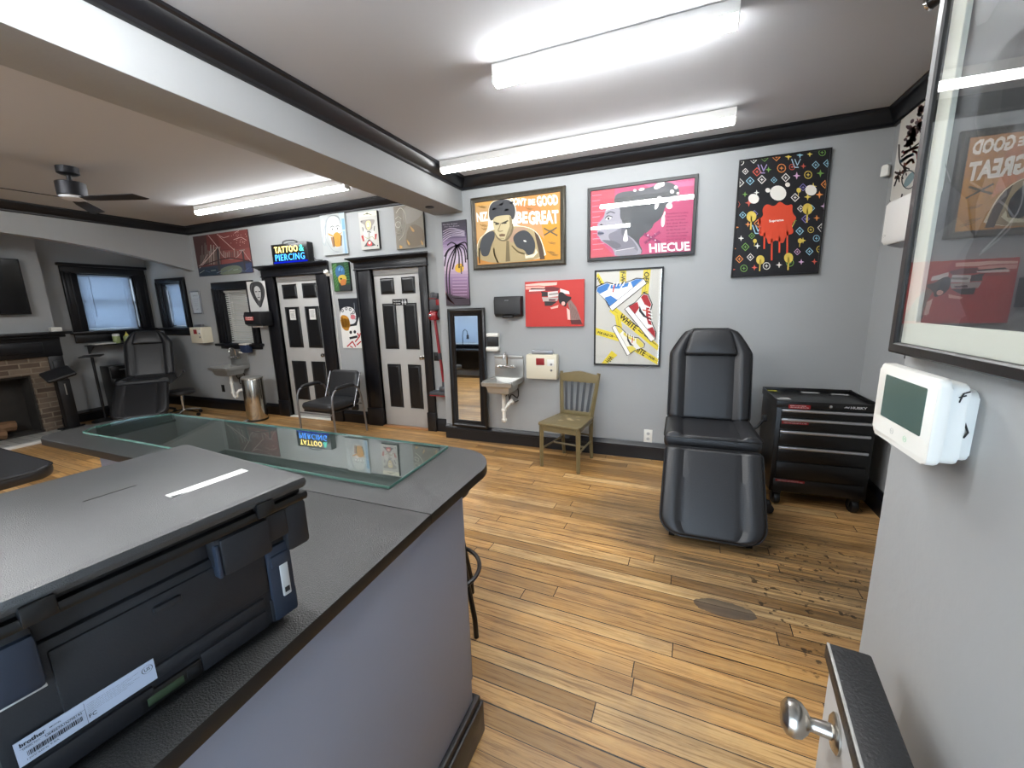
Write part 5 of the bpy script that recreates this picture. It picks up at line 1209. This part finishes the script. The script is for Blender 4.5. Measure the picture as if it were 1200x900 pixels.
tape((98, 110), (175, 240), 52, [('WHITE', .1, .9, 24)]); tape((235, 395), (600, 700), 62, [('WHITE', .16, .52, 48), ('for walking', .56, .95, 18)]); tape((90, 580), (350, 650), 60, [('FOR SALE OR', .05, .55, 22)]); tape((335, 665), (590, 820), 66, [('WHITE', .14, .62, 46), ('FOR', .75, .92, 22)]); tape((270, 440), (300, 640), 44, []); tape((230, 770), (165, 850), 60, [('WH', .2, .8, 40)])
def shoe(ox, oy, s, ang, c1, c2, sole, fl=1):
    c_, s_ = math.cos(R(ang)), math.sin(R(ang))
    T = lambda P: [(ox+s*(x*c_-(-y*fl)*s_), oy+s*(x*s_+(-y*fl)*c_)) for x, y in P]
    out = [(-.03, -.02), (1.03, -.02), (1.06, .12), (.93, .25), (.75, .30), (.56, .37), (.44, .46), (.32, .62), (.05, .70), (-.05, .62), (0, .3), (-.03, .12)]
    a.poly(T(out), '#2d2b2b'); a.poly(T([(-.02, .0), (1.02, .0), (1.04, .11), (-.01, .11)]), sole)
    a.poly(T([(0, .12), (1.03, .12), (.91, .23), (.74, .28), (.55, .35), (.42, .44), (.3, .60), (.06, .67), (-.03, .61), (.02, .3)]), c2)
    a.poly(T([(.72, .12), (1.02, .13), (.90, .23), (.76, .26)]), c1); a.poly(T([(-.02, .6), (.06, .66), (.3, .59), (.34, .52), (.2, .46), (0, .5)]), c1); a.poly(T([(0, .12), (.24, .12), (.18, .30), (.03, .36)]), c1); a.poly(T([(.34, .50), (.60, .33), (.72, .27), (.64, .22), (.45, .30), (.28, .44)]), c1)
    a.poly(T([(.14, .34), (.24, .24), (.42, .24), (.66, .36), (.44, .30), (.28, .30)]), '#2a2730' if c1 != '#3f78ba' else '#dfe2e6')
    for k in range(4): a.line(T([(.36+.07*k, .44-.045*k), (.44+.07*k, .49-.045*k)]), s*.022, '#f0efec', True)
    a.line(T([(.28, .34), (.40, .44)]), s*.03, '#c1462f', True)
shoe(232, 398, 345, -38, '#3f78ba', '#e8ecee', '#f2f3f2')
shoe(338, 395, 325, 52, '#a3252b', '#e9e6e3', '#efe9e6')
shoe(345, 770, 250, -118, '#d9c95a', '#e6e4dc', '#f0eee8', -1)
hang(a, t, '#cfccc4', fw, .02, .01)

# --- dark patterned canvas (plain paint-splash composition in place of the figure)
q = [(120, 175), (598, 108), (530, 765), (85, 785)]
w, h = .64, .955; fw = .012
t = picture('pattern_picture', 'black picture scattered with coloured star motifs and a red paint splash', 'picture', .7455, 1.782, w, h, YR, frame='black_frame', fw=fw, fd=.035)
a = Art(w-2*fw, h-2*fw, q); rnd = random.Random(21)
PC = ['#d9c25a', '#c65a4a', '#6f9a4c', '#e3e0da', '#7d74b4', '#8fbdd0', '#d98a4a', '#c9a3c4']
def star(x, y, r, c):
    a.poly([(x+(r if k % 2 == 0 else r*.34)*math.cos(math.pi*k/4), y+(r if k % 2 == 0 else r*.34)*math.sin(math.pi*k/4)) for k in range(8)], c, True)
def diamond(x, y, r, c): a.line([(x, y-r), (x+r, y), (x, y+r), (x-r, y), (x, y-r)], r*.2, c, True); star(x, y, r*.5, c)
def rosette(x, y, r, c): a.ring(x, y, r, r, r*.22, c, True, 12); star(x, y, r*.6, c)
def lv(x, y, r, c):
    a.line([(x-r, y-r*.9), (x-r*.35, y+r*.9), (x+r*.5, y+r*.9)], r*.22, c, True); a.line([(x-r*.3, y-r*.9), (x+r*.25, y+r*.45), (x+r*.95, y-r*.95)], r*.2, c, True)
a.k += 1; kinds = [star, diamond, rosette, star, diamond]
for j in range(11):
    for i in range(8):
        x = 120+62*i+(31 if j % 2 else 0)-j*4+rnd.uniform(-5, 5); y = 175+58*j-i*7+rnd.uniform(-5, 5)
        if abs(x-310) < 85 and 300 < y < 690: continue
        rnd.choice(kinds)(x, y, rnd.uniform(15, 22), rnd.choice(PC))
for x, y, c in ((235, 215, '#a99ac9'), (415, 185, '#a9c6d9'), (210, 538, '#9cc7dd'), (388, 520, '#d9c25a')): lv(x, y, 24, c)
RD = '#d1482c'
a.smooth([(235, 430), (260, 400), (300, 420), (330, 385), (365, 415), (400, 400), (395, 450), (425, 480), (390, 510), (410, 560), (365, 570), (350, 620), (312, 590), (270, 625), (262, 575), (215, 570), (238, 525), (205, 490), (245, 470)], RD)
for x, y0, y1 in ((250, 560, 640), (290, 590, 700), (330, 580, 660), (372, 550, 690), (225, 480, 560)): a.line([(x, y0), (x, y1)], 9, RD, True)
for x, y, r in ((180, 470, 26), (478, 430, 27), (230, 700, 22), (380, 690, 24), (430, 330, 12), (200, 600, 10), (440, 600, 12)): a.ell(x, y, r, r*1.1, '#d7bd55'); a.line([(x, y), (x-3, y+r*2.6)], r*.3, '#d7bd55', True)
for x, y, r in ((320, 345, 40), (190, 375, 26), (495, 330, 28), (370, 300, 12), (265, 330, 12)): a.ell(x, y, r*1.1, r, '#e6e2da', 15)
a.text('Supreme', (274, 505), (352, 498), 17, '#f3ece6', .03)
hang(a, t, '#17161a', fw, .028, .02)

# --- tall palm painting
q = [(828, 182), (1000, 165), (1018, 762), (860, 775)]
w, h = .305, .918
t = picture('palm_painting', 'tall narrow purple palm tree painting above the standing mirror', 'painting', -2.34, 1.61, w, h, YR)
a = Art(w, h, q)
stops = [(160, (45, 43, 50)), (260, (70, 60, 80)), (340, (150, 130, 162)), (430, (200, 188, 206)), (520, (196, 172, 190)), (580, (150, 125, 158)), (680, (120, 92, 120)), (780, (52, 42, 52))]
for k in range(30):
    y0 = 160+21*k; y1 = y0+21
    for (ya, ca), (yb, cb) in zip(stops, stops[1:]):
        if ya <= y0 <= yb: f = (y0-ya)/(yb-ya); c = tuple((ca[i]+(cb[i]-ca[i])*f)/255 for i in range(3)); break
    a.poly([(815, y0), (1040, y0-12), (1040, y1-12), (815, y1)], c, k > 0)
for k in range(7): a.text('live the dream', (838+12*(k % 3), 205+16*k), (940+14*(k % 4), 198+16*k), 9, '#b9b2bf', 0) if k < 2 else a.curve([(840, 215+18*k), (900, 200+14*k), (990, 235+8*k)], 5, '#c9bccf', True)
a.smooth([(925, 490), (955, 475), (985, 492), (980, 535), (950, 548), (918, 530)], '#d9ac42'); a.line([(962, 500), (966, 550)], 7, '#3a2b28')
for pts in ([(885, 700), (882, 560), (905, 440), (940, 350)], [(868, 690), (862, 560), (880, 450), (935, 352)], [(940, 352), (980, 350), (1005, 400), (1005, 450)], [(940, 352), (985, 380), (995, 470)], [(940, 350), (965, 400), (975, 500)], [(935, 352), (950, 420), (950, 510)], [(930, 352), (925, 430), (905, 520)], [(925, 355), (880, 380), (850, 430)], [(930, 350), (870, 400), (848, 500)], [(940, 350), (990, 330), (1010, 360)], [(935, 350), (900, 330), (870, 350)]): a.curve(pts, 9, '#2b2530', True)
a.poly([(845, 690), (1018, 720), (1018, 762), (860, 775)], '#3a2f38')
for k in range(5): a.line([(850+8*k, 672+14*k), (872+10*k, 735+6*k)], 6, '#c0555a', True)
for k in range(7): a.line([(905, 590+22*k), (1000, 585+22*k)], 4, '#b79ab5', True)
hang(a, t, '#2a272e', 0, .022, .021)

# --- long left wall
q = [(78, 128), (575, 75), (615, 480), (135, 497)]
w, h = 1.25, .61
t = picture('bridge_painting', 'red and grey bridge painting with rounded corners on the left wall', 'painting', -6.51, 2.185, w, h, YL)
a = Art(w, h, q)
a.poly([(78, 128), (575, 75), (600, 360), (105, 420)], '#6c3a38'); a.poly([(300, 110), (575, 75), (590, 250), (330, 260)], '#7c4441'); a.poly([(78, 128), (200, 115), (210, 380), (105, 400)], '#4b3434'); a.poly([(330, 270), (590, 250), (600, 360), (335, 400)], '#8b504c')
a.poly([(125, 415), (610, 370), (615, 480), (135, 497)], '#3a4150'); a.smooth([(330, 420), (500, 400), (530, 490), (300, 495)], '#6f7867'); a.smooth([(130, 430), (300, 410), (320, 495), (140, 500)], '#2c3a48'); a.poly([(540, 400), (612, 390), (614, 480), (550, 482)], '#3f4866')
for k in range(14): x = 150+13*k; a.line([(x, 390), (x, 190+rnd.random()*120)], 9, rnd.choice(['#8d8580', '#6c6460', '#a39b94']), True)
for k in range(10): x = 340+16*k; a.line([(x, 330), (x, 250+rnd.random()*40)], 8, rnd.choice(['#9d9089', '#6c5552']), True)
a.line([(300, 235), (315, 470)], 20, '#3f3a3e'); a.line([(285, 240), (325, 236)], 10, '#8c8684'); a.line([(525, 270), (545, 450)], 16, '#3f3a3e'); a.line([(500, 275), (545, 270)], 9, '#9a9490')
a.curve([(125, 410), (220, 330), (300, 240)], 5, '#c3b7b0'); a.curve([(310, 240), (350, 320), (430, 350), (490, 320), (525, 270)], 6, '#b9a09b'); a.curve([(530, 275), (570, 340), (605, 385)], 5, '#b9a09b'); a.curve([(110, 415), (330, 350), (450, 345), (610, 385)], 10, '#463133')
for p in ([(220, 120), (305, 235)], [(320, 135), (450, 265)], [(300, 115), (360, 150), (410, 135)], [(450, 170), (520, 150), (565, 180)], [(460, 110), (500, 85)], [(140, 420), (210, 300)], [(160, 400), (280, 260)]): a.line(p, 5, '#d8bcb6', True)
for k in range(24): a.ell(420+rnd.random()*150, 95+rnd.random()*130, 4, 4, '#cfa39d', same=True, n=6)
for k in range(9): a.line([(140+50*k, 440+rnd.random()*40), (180+50*k, 436+rnd.random()*40)], 5, rnd.choice(['#7b8796', '#9aa7a0', '#55617c']), True)
hang(a, t, '#54393a', 0, .012, .011)

q = [(76, 180), (512, 135), (562, 870), (118, 885)]
w, h = .415, .505
t = picture('masked_portrait', 'white painting of a bald man wearing an orange face mask', 'painting', -4.245, 2.322, w, h, YL)
a = Art(w, h, q)
a.poly([(430, 140), (512, 135), (562, 870), (470, 875)], '#a5b5be'); a.line([(490, 255), (500, 420)], 50, '#6c98b8'); a.line([(500, 470), (530, 860)], 40, '#7f9db5'); a.smooth([(90, 240), (170, 240), (200, 560), (120, 700), (95, 500)], '#b5bbbc')
a.smooth([(200, 260), (260, 195), (340, 185), (410, 225), (445, 320), (455, 470), (440, 640), (420, 760), (300, 760), (230, 620), (205, 450)], '#b6bab6'); a.curve([(165, 520), (185, 300), (250, 200), (340, 185), (410, 220), (448, 330)], 14, '#8d979c'); a.curve([(185, 300), (130, 480), (110, 640), (150, 700), (170, 600), (160, 540)], 12, '#9aa5aa'); a.curve([(170, 690), (260, 810), (360, 850), (420, 800), (425, 740)], 14, '#a3abb0'); a.curve([(190, 640), (280, 790), (390, 830)], 9, '#8b959b')
a.curve([(262, 385), (295, 365), (325, 385)], 10, '#56595c'); a.curve([(362, 380), (392, 360), (420, 375)], 10, '#56595c'); a.ell(290, 415, 30, 20, '#f6f6f2'); a.ell(292, 418, 14, 16, '#3a3d42'); a.ell(385, 410, 30, 20, '#f6f6f2'); a.ell(390, 412, 14, 16, '#3a3d42'); a.curve([(270, 440), (295, 448), (320, 438)], 5, '#93908c'); a.ell(300, 480, 30, 22, '#ead5cb')
M_ = '#b98427'
a.smooth([(300, 520), (370, 465), (425, 505), (462, 540), (445, 700), (430, 735), (330, 740), (318, 640)], M_, it=1); a.poly([(208, 480), (300, 530), (310, 560), (225, 520)], '#c7892a'); a.poly([(258, 560), (318, 560), (325, 735), (290, 735)], '#8d6a50'); a.line([(308, 560), (322, 735)], 16, '#3f3226'); a.line([(455, 545), (445, 715)], 20, '#4a3a2a'); a.line([(425, 505), (465, 490)], 14, '#c7892a')
for k in range(14): a.ell(345+rnd.random()*90, 560+rnd.random()*160, 6, 6, '#a06c1c', same=True, n=6)
hang(a, t, '#a9aeae', 0, .03, .029, '#c9ccca')

q = [(755, 150), (1072, 105), (1135, 765), (822, 790)]
w, h = .285, .45
t = picture('court_card_painting', 'white playing card style painting of a mirrored figure over the right door', 'painting', -3.66, 2.345, w, h, YL)
a = Art(w, h, q)
a.poly([(760, 150), (1072, 105), (1080, 185), (768, 225)], '#d9d7bd'); a.curve([(850, 185), (910, 160), (990, 185)], 10, '#4a4a3f'); a.ell(910, 160, 22, 14, '#4a4a3f')
a.smooth([(790, 280), (900, 265), (1050, 255), (1040, 320), (1000, 370), (1010, 420), (940, 470), (880, 420), (870, 350), (800, 320)], '#8b8580'); a.smooth([(880, 300), (960, 275), (985, 340), (970, 420), (940, 455), (905, 420)], '#d8c48c'); a.ell(930, 360, 26, 40, '#d9cdb6'); a.line([(912, 350), (924, 352)], 7, '#3a342c'); a.line([(942, 348), (954, 349)], 7, '#3a342c'); a.ell(938, 405, 10, 6, '#b0473d')
a.curve([(835, 400), (870, 500), (940, 470), (1020, 500), (1045, 380)], 12, '#3c3b3c'); a.smooth([(850, 430), (900, 440), (930, 530), (880, 640), (850, 560)], '#c4c3bb'); a.smooth([(960, 520), (1020, 440), (1050, 480), (1040, 600), (1000, 640)], '#c4c3bb'); a.poly([(812, 550), (850, 530), (870, 640), (845, 640)], '#a53b38'); a.poly([(1050, 515), (1090, 510), (1075, 600), (1055, 620)], '#a53b38')
a.poly([(865, 730), (950, 600), (1070, 710), (1000, 725)], '#4b4444'); a.smooth([(905, 720), (930, 640), (985, 630), (1020, 715)], '#c9474a'); a.ell(960, 665, 22, 26, '#e6cdbf'); a.line([(950, 480), (955, 620)], 8, '#77736a'); a.curve([(870, 560), (930, 590), (1000, 560), (1040, 600)], 9, '#8b8f5c')
a.ell(1103, 716, 10, 14, '#2f2f30'); a.ell(820, 300, 10, 12, '#4a4a4a')
hang(a, t, '#b3b2ac', 0, .035, .034, '#1a1a1c')

w, h = .415, .50
t = picture('brown_portrait', 'brown and grey painting of a lined face tucked under the beam end', 'painting', -3.055, 2.31, w, h, YL)
a = Art(w, h)
a.poly([(0, 0), (1, 0), (1, 1), (0, 1)], '#7d7669'); a.smooth([(.3, .5), (1, .7), (1, 1), (.3, 1)], '#8d887d'); a.smooth([(.25, 0), (1, .05), (1, .45), (.5, .6)], '#6f6250')
for pts, c in (([(.35, .25), (.5, .12), (.45, .05)], '#c79a55'), ([(.5, .55), (.7, .4), (.62, .35)], '#b98f52'), ([(.1, .12), (.25, .05), (.12, .0)], '#c79a55'), ([(.85, .2), (.97, .08), (.9, .03)], '#b98f52')): a.smooth(pts, c)
a.curve([(.08, .85), (.25, .95), (.4, .8), (.38, .55), (.3, .35), (.12, .22)], .022, '#c9c4b6'); a.ring(.12, .58, .09, .07, .02, '#d6d2c6'); a.curve([(.05, .72), (.15, .76), (.25, .7)], .02, '#d6d2c6'); a.curve([(.05, .4), (.16, .45), (.22, .38), (.12, .34), (.05, .36)], .02, '#d6d2c6'); a.curve([(.2, .66), (.24, .5), (.18, .47)], .016, '#bdb8aa')
hang(a, t, '#7d7669', 0, .03, .029, '#1a1a1c')

q = [(55, 470), (175, 460), (190, 665), (75, 668)]
w, h = .29, .372
t = picture('parrot_painting', 'small green painting with a blue bird between the two doors', 'painting', -4.195, 1.847, w, h, YL)
a = Art(w, h, q)
a.poly([(60, 480), (90, 470), (110, 668), (78, 668)], '#3c6338'); a.poly([(140, 462), (176, 460), (190, 600), (160, 560)], '#2d5636')
for k in range(8): a.line([(60+4*k, 500+20*k), (85+2*k, 478+20*k)], 6, '#4f8048', True); a.line([(150, 480+18*k), (180, 466+20*k)], 5, '#47764c', True)
a.smooth([(80, 510), (110, 482), (145, 500), (150, 560), (120, 590), (85, 560)], '#34618c'); a.ell(118, 515, 16, 14, '#5d8fb8'); a.smooth([(100, 560), (150, 550), (165, 590), (140, 625), (105, 610)], '#b9a13f'); a.smooth([(110, 590), (160, 580), (155, 625), (125, 640)], '#b36f3a'); a.line([(125, 500), (115, 535)], 6, '#1d3350'); a.ell(122, 582, 8, 6, '#20241c'); a.poly([(110, 630), (188, 620), (190, 664), (115, 668)], '#2b2f33')
hang(a, t, '#1f3d28', 0, .028, .027, '#15181a')

q = [(127, 552), (255, 545), (282, 840), (150, 840)]
w, h = .345, .675
t = picture('skull_painting', 'black and white painting of stacked skulls with red drips beside right door', 'painting', -4.14, 1.077, w, h, YL)
a = Art(w, h, q)
a.poly([(127, 552), (255, 545), (262, 650), (240, 720), (150, 720), (138, 650)], '#1d2028'); a.poly([(145, 720), (270, 700), (282, 840), (150, 840)], '#e2e2df')
a.smooth([(135, 640), (150, 605), (190, 595), (230, 605), (245, 650), (240, 690), (200, 700), (150, 690)], '#d7d9da'); a.smooth([(135, 645), (185, 645), (205, 690), (195, 740), (150, 730)], '#c58a32')
for x, y in ((155, 620), (180, 608), (205, 612), (228, 628), (238, 660), (215, 640)): a.ring(x, y, 7, 7, 4, '#3b4048', True, 8)
for k in range(10): a.line([(140+6*k, 655+rnd.random()*20), (150+5*k, 715)], 4, rnd.choice(['#9a5f22', '#d9a84a', '#7b4a20']), True)
a.ell(222, 655, 16, 14, '#c8727a'); a.smooth([(190, 720), (215, 705), (245, 715), (250, 760), (225, 795), (195, 780)], '#e6e6e3'); a.ell(205, 745, 9, 10, '#1b1c20'); a.ell(232, 742, 9, 10, '#1b1c20'); a.line([(200, 780), (245, 770)], 14, '#1b1c20')
for p in ([(180, 830), (215, 800), (235, 830)], [(235, 800), (262, 770), (270, 750)], [(245, 820), (270, 800)], [(262, 770), (250, 750)], [(200, 828), (215, 838)]): a.line(p, 8, '#b4262b')
a.line([(232, 575), (235, 610)], 3, '#8b9096')
hang(a, t, '#e2e2df', 0, .012, .011)

# black and white portrait sheet and certificate
q = [(300, 60), (420, 40), (435, 222), (360, 228)]
t = picture('portrait_drawing', 'curled black and white portrait drawing pinned between shutter window and left door', 'drawing', -5.815, 1.61, .39, .44, 4.329)
a = Art(.39, .44); a.smooth([(.2, .95), (.45, 1.0), (.8, .98), (.95, .75), (.9, .5), (.75, .3), (.6, .1), (.4, .25), (.22, .5), (.12, .75)], '#3b3b3d'); a.smooth([(.38, .80), (.55, .86), (.72, .75), (.70, .5), (.58, .32), (.45, .45), (.36, .62)], '#b9b9b8'); a.line([(.42, .66), (.52, .66)], .03, '#2b2b2c'); a.line([(.60, .66), (.69, .66)], .03, '#2b2b2c'); a.line([(.5, .47), (.62, .47)], .025, '#4a4a4b'); a.smooth([(.42, .45), (.55, .3), (.7, .45), (.6, .2), (.55, .1), (.48, .22)], '#58585a'); a.curve([(.3, .9), (.2, .7), (.3, .5)], .03, '#6d6d6f'); a.curve([(.85, .9), (.85, .6), (.7, .4)], .03, '#5e5e60'); a.line([(.55, .52), (.57, .6)], .02, '#77777a')
hang(a, t, '#cfcfcd', 0, .003, .002)
t = picture('certificate', 'small framed white certificate at the end of the arch wall', 'certificate', -7.33, 1.60, .25, .37, YL, frame='pewter', fw=.02, fd=.02, glass=True)
a = Art(.21, .33); a.text('CERTIFICATE', (.2, .8), (.8, .8), .07, '#8b8f95', .01)
for k in range(6): a.line([(.2, .68-.07*k), (.8-.06*(k % 3), .68-.07*k)], .012, '#a9adb2', True)
a.line([(.35, .15), (.6, .2), (.5, .12)], .012, '#5b6170'); hang(a, t, '#dcdee0', .02, .008, .004, nm='paper')

# --- right wall: splattered canvas and a dark framed picture
q = [(140, 240), (362, 75), (300, 580), (95, 670)]
w, h = .57, .60
t = picture('splatter_painting', 'white canvas with dark splattered figure on the right wall above the air conditioner', 'painting', XR, 2.226, w, h, 3.775, RIGHT_WALL_YAW)
a = Art(w, h, q); rnd = random.Random(5)
def blot(x0, y0, x1, y1, n, cols, rmin, rmax):
    for k in range(n):
        f = rnd.random(); x = x0+(x1-x0)*f+rnd.uniform(-22, 22); y = y0+(y1-y0)*f+rnd.uniform(-28, 28); r = rnd.uniform(rmin, rmax)
        a.ell(x, y, r*rnd.uniform(.5, 1.5), r*rnd.uniform(.8, 2.4), rnd.choice(cols), rnd.uniform(-60, 60), True, 8)
a.k += 1
blot(165, 380, 255, 180, 60, ['#2f2527', '#453034', '#241e20', '#5b4446', '#7d5a52'], 4, 11)
blot(310, 130, 335, 240, 28, ['#2f2527', '#453034', '#4d3a3c'], 4, 10)
blot(245, 560, 290, 370, 45, ['#3b2a2a', '#573631', '#6e4038', '#2b2222'], 3, 9)
blot(130, 520, 165, 480, 20, ['#3b2a2a', '#6b3f36'], 3, 8)
for p in ([(300, 180), (305, 250), (318, 290)], [(318, 330), (310, 400), (290, 420)], [(150, 420), (200, 380), (260, 340)], [(120, 560), (140, 500)], [(160, 600), (152, 640)], [(135, 360), (145, 450), (190, 480)]): a.curve(p, 7, '#2b2324')
a.curve([(160, 400), (200, 385), (235, 375)], 12, '#9c2f33'); a.curve([(205, 395), (225, 405), (228, 430)], 12, '#b23a38'); a.curve([(150, 440), (180, 420), (205, 410)], 14, '#55768e'); a.curve([(175, 455), (200, 435), (210, 450)], 12, '#b5673f'); a.smooth([(160, 560), (190, 500), (222, 490), (215, 530), (180, 570)], '#7f979b'); a.ring(190, 530, 34, 44, 5, '#3a3a3d')
a.text('OM', (98, 655), (108, 640), 20, '#3a3a3c', 0)
hang(a, t, '#d7d5cd', 0, .022, .021, '#c9c7c0')
t = picture('dark_picture', 'dark narrow framed picture below the air conditioner on the right wall', 'picture', XR, 1.17, .44, .68, 3.275, RIGHT_WALL_YAW, frame='black_frame', fw=.03, fd=.03)
a = Art(.38, .62); a.smooth([(.2, .2), (.8, .3), (.7, .8), (.3, .7)], '#4a4b50'); hang(a, t, '#2f3034', .03, .02, .01)

# --- large glazed picture right beside the camera
w, h = .86, 1.02; fw = .021
t = picture('large_glazed_picture', 'large dark smoky picture with white mat behind reflecting glass on the near wall', 'picture', XN-.006, 1.481, w, h, 1.083-w/2, RIGHT_WALL_YAW+R(.65), frame='black_frame', fw=fw, fd=.026, glass=True, inset=.008)
bm = new_bm(); rect_frame(bm, w-2*fw, h-2*fw, .042, -.0145, -.004, .0008); mt = build('mat_board', bm, mat('cream_mat_board', '#dcdccf', .75), t); mt.location = (0, 0, fw)
iw, ih = w-2*fw-.08, h-2*fw-.08
a = Art(iw, ih); rnd = random.Random(14)
for k in range(60):
    g = rnd.choice(['#34373c', '#2b2e33', '#3d4046', '#45484d', '#262a2f', '#4d4f52']); a.ell(rnd.random(), rnd.random(), rnd.uniform(.05, .16), rnd.uniform(.04, .14), g, rnd.uniform(0, 180), k % 6 > 0, 9)
for k in range(40): x, y = rnd.random(), rnd.random(); a.curve([(x, y), (x+rnd.uniform(-.08, .08), y+.05), (x+rnd.uniform(-.1, .1), y+rnd.uniform(.06, .15))], .004, rnd.choice(['#5b5d60', '#4a4c50']), k > 0, 4)
a.build('print', t, '#2f3237', .003, (0, -.0035-.004, fw+.04), None).location = (0, -.006, fw+.04)

# --- papers and plaque on the doors
for lab, x in (('white notice on the left upper panel of the left door', -5.235), ('white notice on the right upper panel of the left door', -4.845)):
    t = thing('paper_notice', lab, 'notice', (x, YL+.0215, 1.475), 0, 'paper notices on the door'); a = Art(.115, .15)
    a.text('STAFF ONLY' if x < -5 else 'PLEASE KNOCK', (.12, .74), (.88, .74), .12, '#2c2c2e', .01)
    for k in range(5): a.line([(.15, .62-.1*k), (.85-.1*(k % 2), .62-.1*k)], .025, '#55565a', True)
    hang(a, t, '#dcdcd9', 0, .0012, .0008)
t = thing('restroom_plaque', 'small black restroom plaque on the upper rail of the right door', 'plaque', (-3.325, YL+.034, 1.635))
a = Art(.235, .08); W_ = '#c9cacc'
a.text('Restroom', (.08, .56), (.55, .56), .26, W_, .02); a.text('All Gender', (.08, .17), (.55, .17), .24, W_, .02)
for x, sk in ((.68, 0), (.87, 1)):
    a.ell(x, .80, .030, .09, W_); a.poly([(x-.05, .66), (x+.05, .66), (x+.05+.03*sk, .36), (x+.025, .36), (x+.025, .10), (x-.025, .10), (x-.025, .36), (x-.05-.03*sk, .36)], W_)
a.poly([(.775, .1), (.785, .1), (.785, .9), (.775, .9)], W_); hang(a, t, '#141518', 0, .0045, .004)

# --- neon shop sign standing on the left door head
t = thing('neon_sign', 'lit black sign reading TATTOO & PIERCING on top of the left door head', 'sign', (-4.995, 4.325, 2.2545), R(1.0))
bm = new_bm(); bb(bm, -.335, .335, -.05, .05, 0, .262, .006); build('case', bm, mat('sign_case_black', '#0c0d10', .3), t)
def letters(nm, s, x0, x1, z0, z1, m, bold=.012):
    v, f = glyphs(s, bold, 1.16); bm = new_bm(); vs = [bm.verts.new((x0+(x1-x0)*x, -.056, z0+(z1-z0)*y)) for x, y in v]
    for q_ in f:
        try: bm.faces.new([vs[i] for i in q_])
        except ValueError: pass
    r = bmesh.ops.extrude_face_region(bm, geom=bm.faces[:]); bmesh.ops.translate(bm, vec=(0, .005, 0), verts=[e for e in r['geom'] if isinstance(e, bmesh.types.BMVert)])
    build(nm, bm, m, t, smooth=False)
letters('letters', 'TATTOO', -.27, .16, .145, .228, emat('neon_yellow', '#ffe27a', 1.5), .006); letters('letters', '&', .19, .27, .145, .228, emat('neon_cyan', '#4cc9b0', 1.2), .006)
letters('letters', 'PIERCING', -.27, .27, .04, .125, emat('neon_blue', '#3f93ff', 1.5), -.004)
bm = new_bm(); bb(bm, -.315, .315, -.0515, -.049, .006, .03, .001); build('blue_glow_strip', bm, emat('neon_deep_blue', '#1222b0', .5), t)
bm = new_bm(); tube(bm, [(-.16, 0, .262), (-.15, 0, .30), (-.08, 0, .31), (.05, 0, .305), (.10, 0, .285), (.12, 0, .262)], .008, 6); tube(bm, [(.33, .02, .12), (.36, .02, .2), (.355, .02, .06), (.40, .01, .02), (.52, 0, .012)], .005, 6); build('power_cable', bm, 'black_plastic', t)

# ================================================================== CAMERA, DAYLIGHT, FILM
f_px, yaw, pitch, roll = 475.33, -.38712, .19274, .02927
cy, sy, cp, sp_, cr_, sr_ = math.cos(yaw), math.sin(yaw), math.cos(pitch), math.sin(pitch), math.cos(roll), math.sin(roll)
fwd = Vector((sy*cp, cy*cp, -sp_)); right = Vector((cy, -sy, 0)); down = -right.cross(fwd)
X_ = right*cr_+down*sr_; D_ = -right*sr_+down*cr_
cam = bpy.data.cameras.new('camera'); cam.sensor_width = 36.; cam.sensor_fit = 'HORIZONTAL'; cam.lens = 36.*f_px/1200; cam.clip_start = .02; cam.clip_end = 60
co = bpy.data.objects.new('camera', cam); COL.objects.link(co)
m = Matrix((X_, -D_, -fwd)).transposed().to_4x4(); m.translation = (0, 0, 1.6); co.matrix_world = m
sc.camera = co
w = bpy.data.worlds.new('daylight'); sc.world = w; w.use_nodes = True; nt = w.node_tree; nt.nodes.clear()
bg = nt.nodes.new('ShaderNodeBackground'); bg.inputs[0].default_value = (*lin('#c3d4e8'), 1); bg.inputs[1].default_value = 6.5
ow = nt.nodes.new('ShaderNodeOutputWorld'); nt.links.new(bg.outputs[0], ow.inputs[0])
vs = sc.view_settings
sc.display_settings.display_device = 'sRGB'; vs.view_transform = 'Standard'; vs.look = 'None'; vs.gamma = 1.0; vs.exposure = 1.58; vs.use_curve_mapping = False
sc.cycles.max_bounces = 8; sc.cycles.diffuse_bounces = 5; sc.cycles.glossy_bounces = 4; sc.cycles.transparent_max_bounces = 12
sc.cycles.sample_clamp_indirect = 6.0; sc.cycles.caustics_reflective = False; sc.cycles.caustics_refractive = False
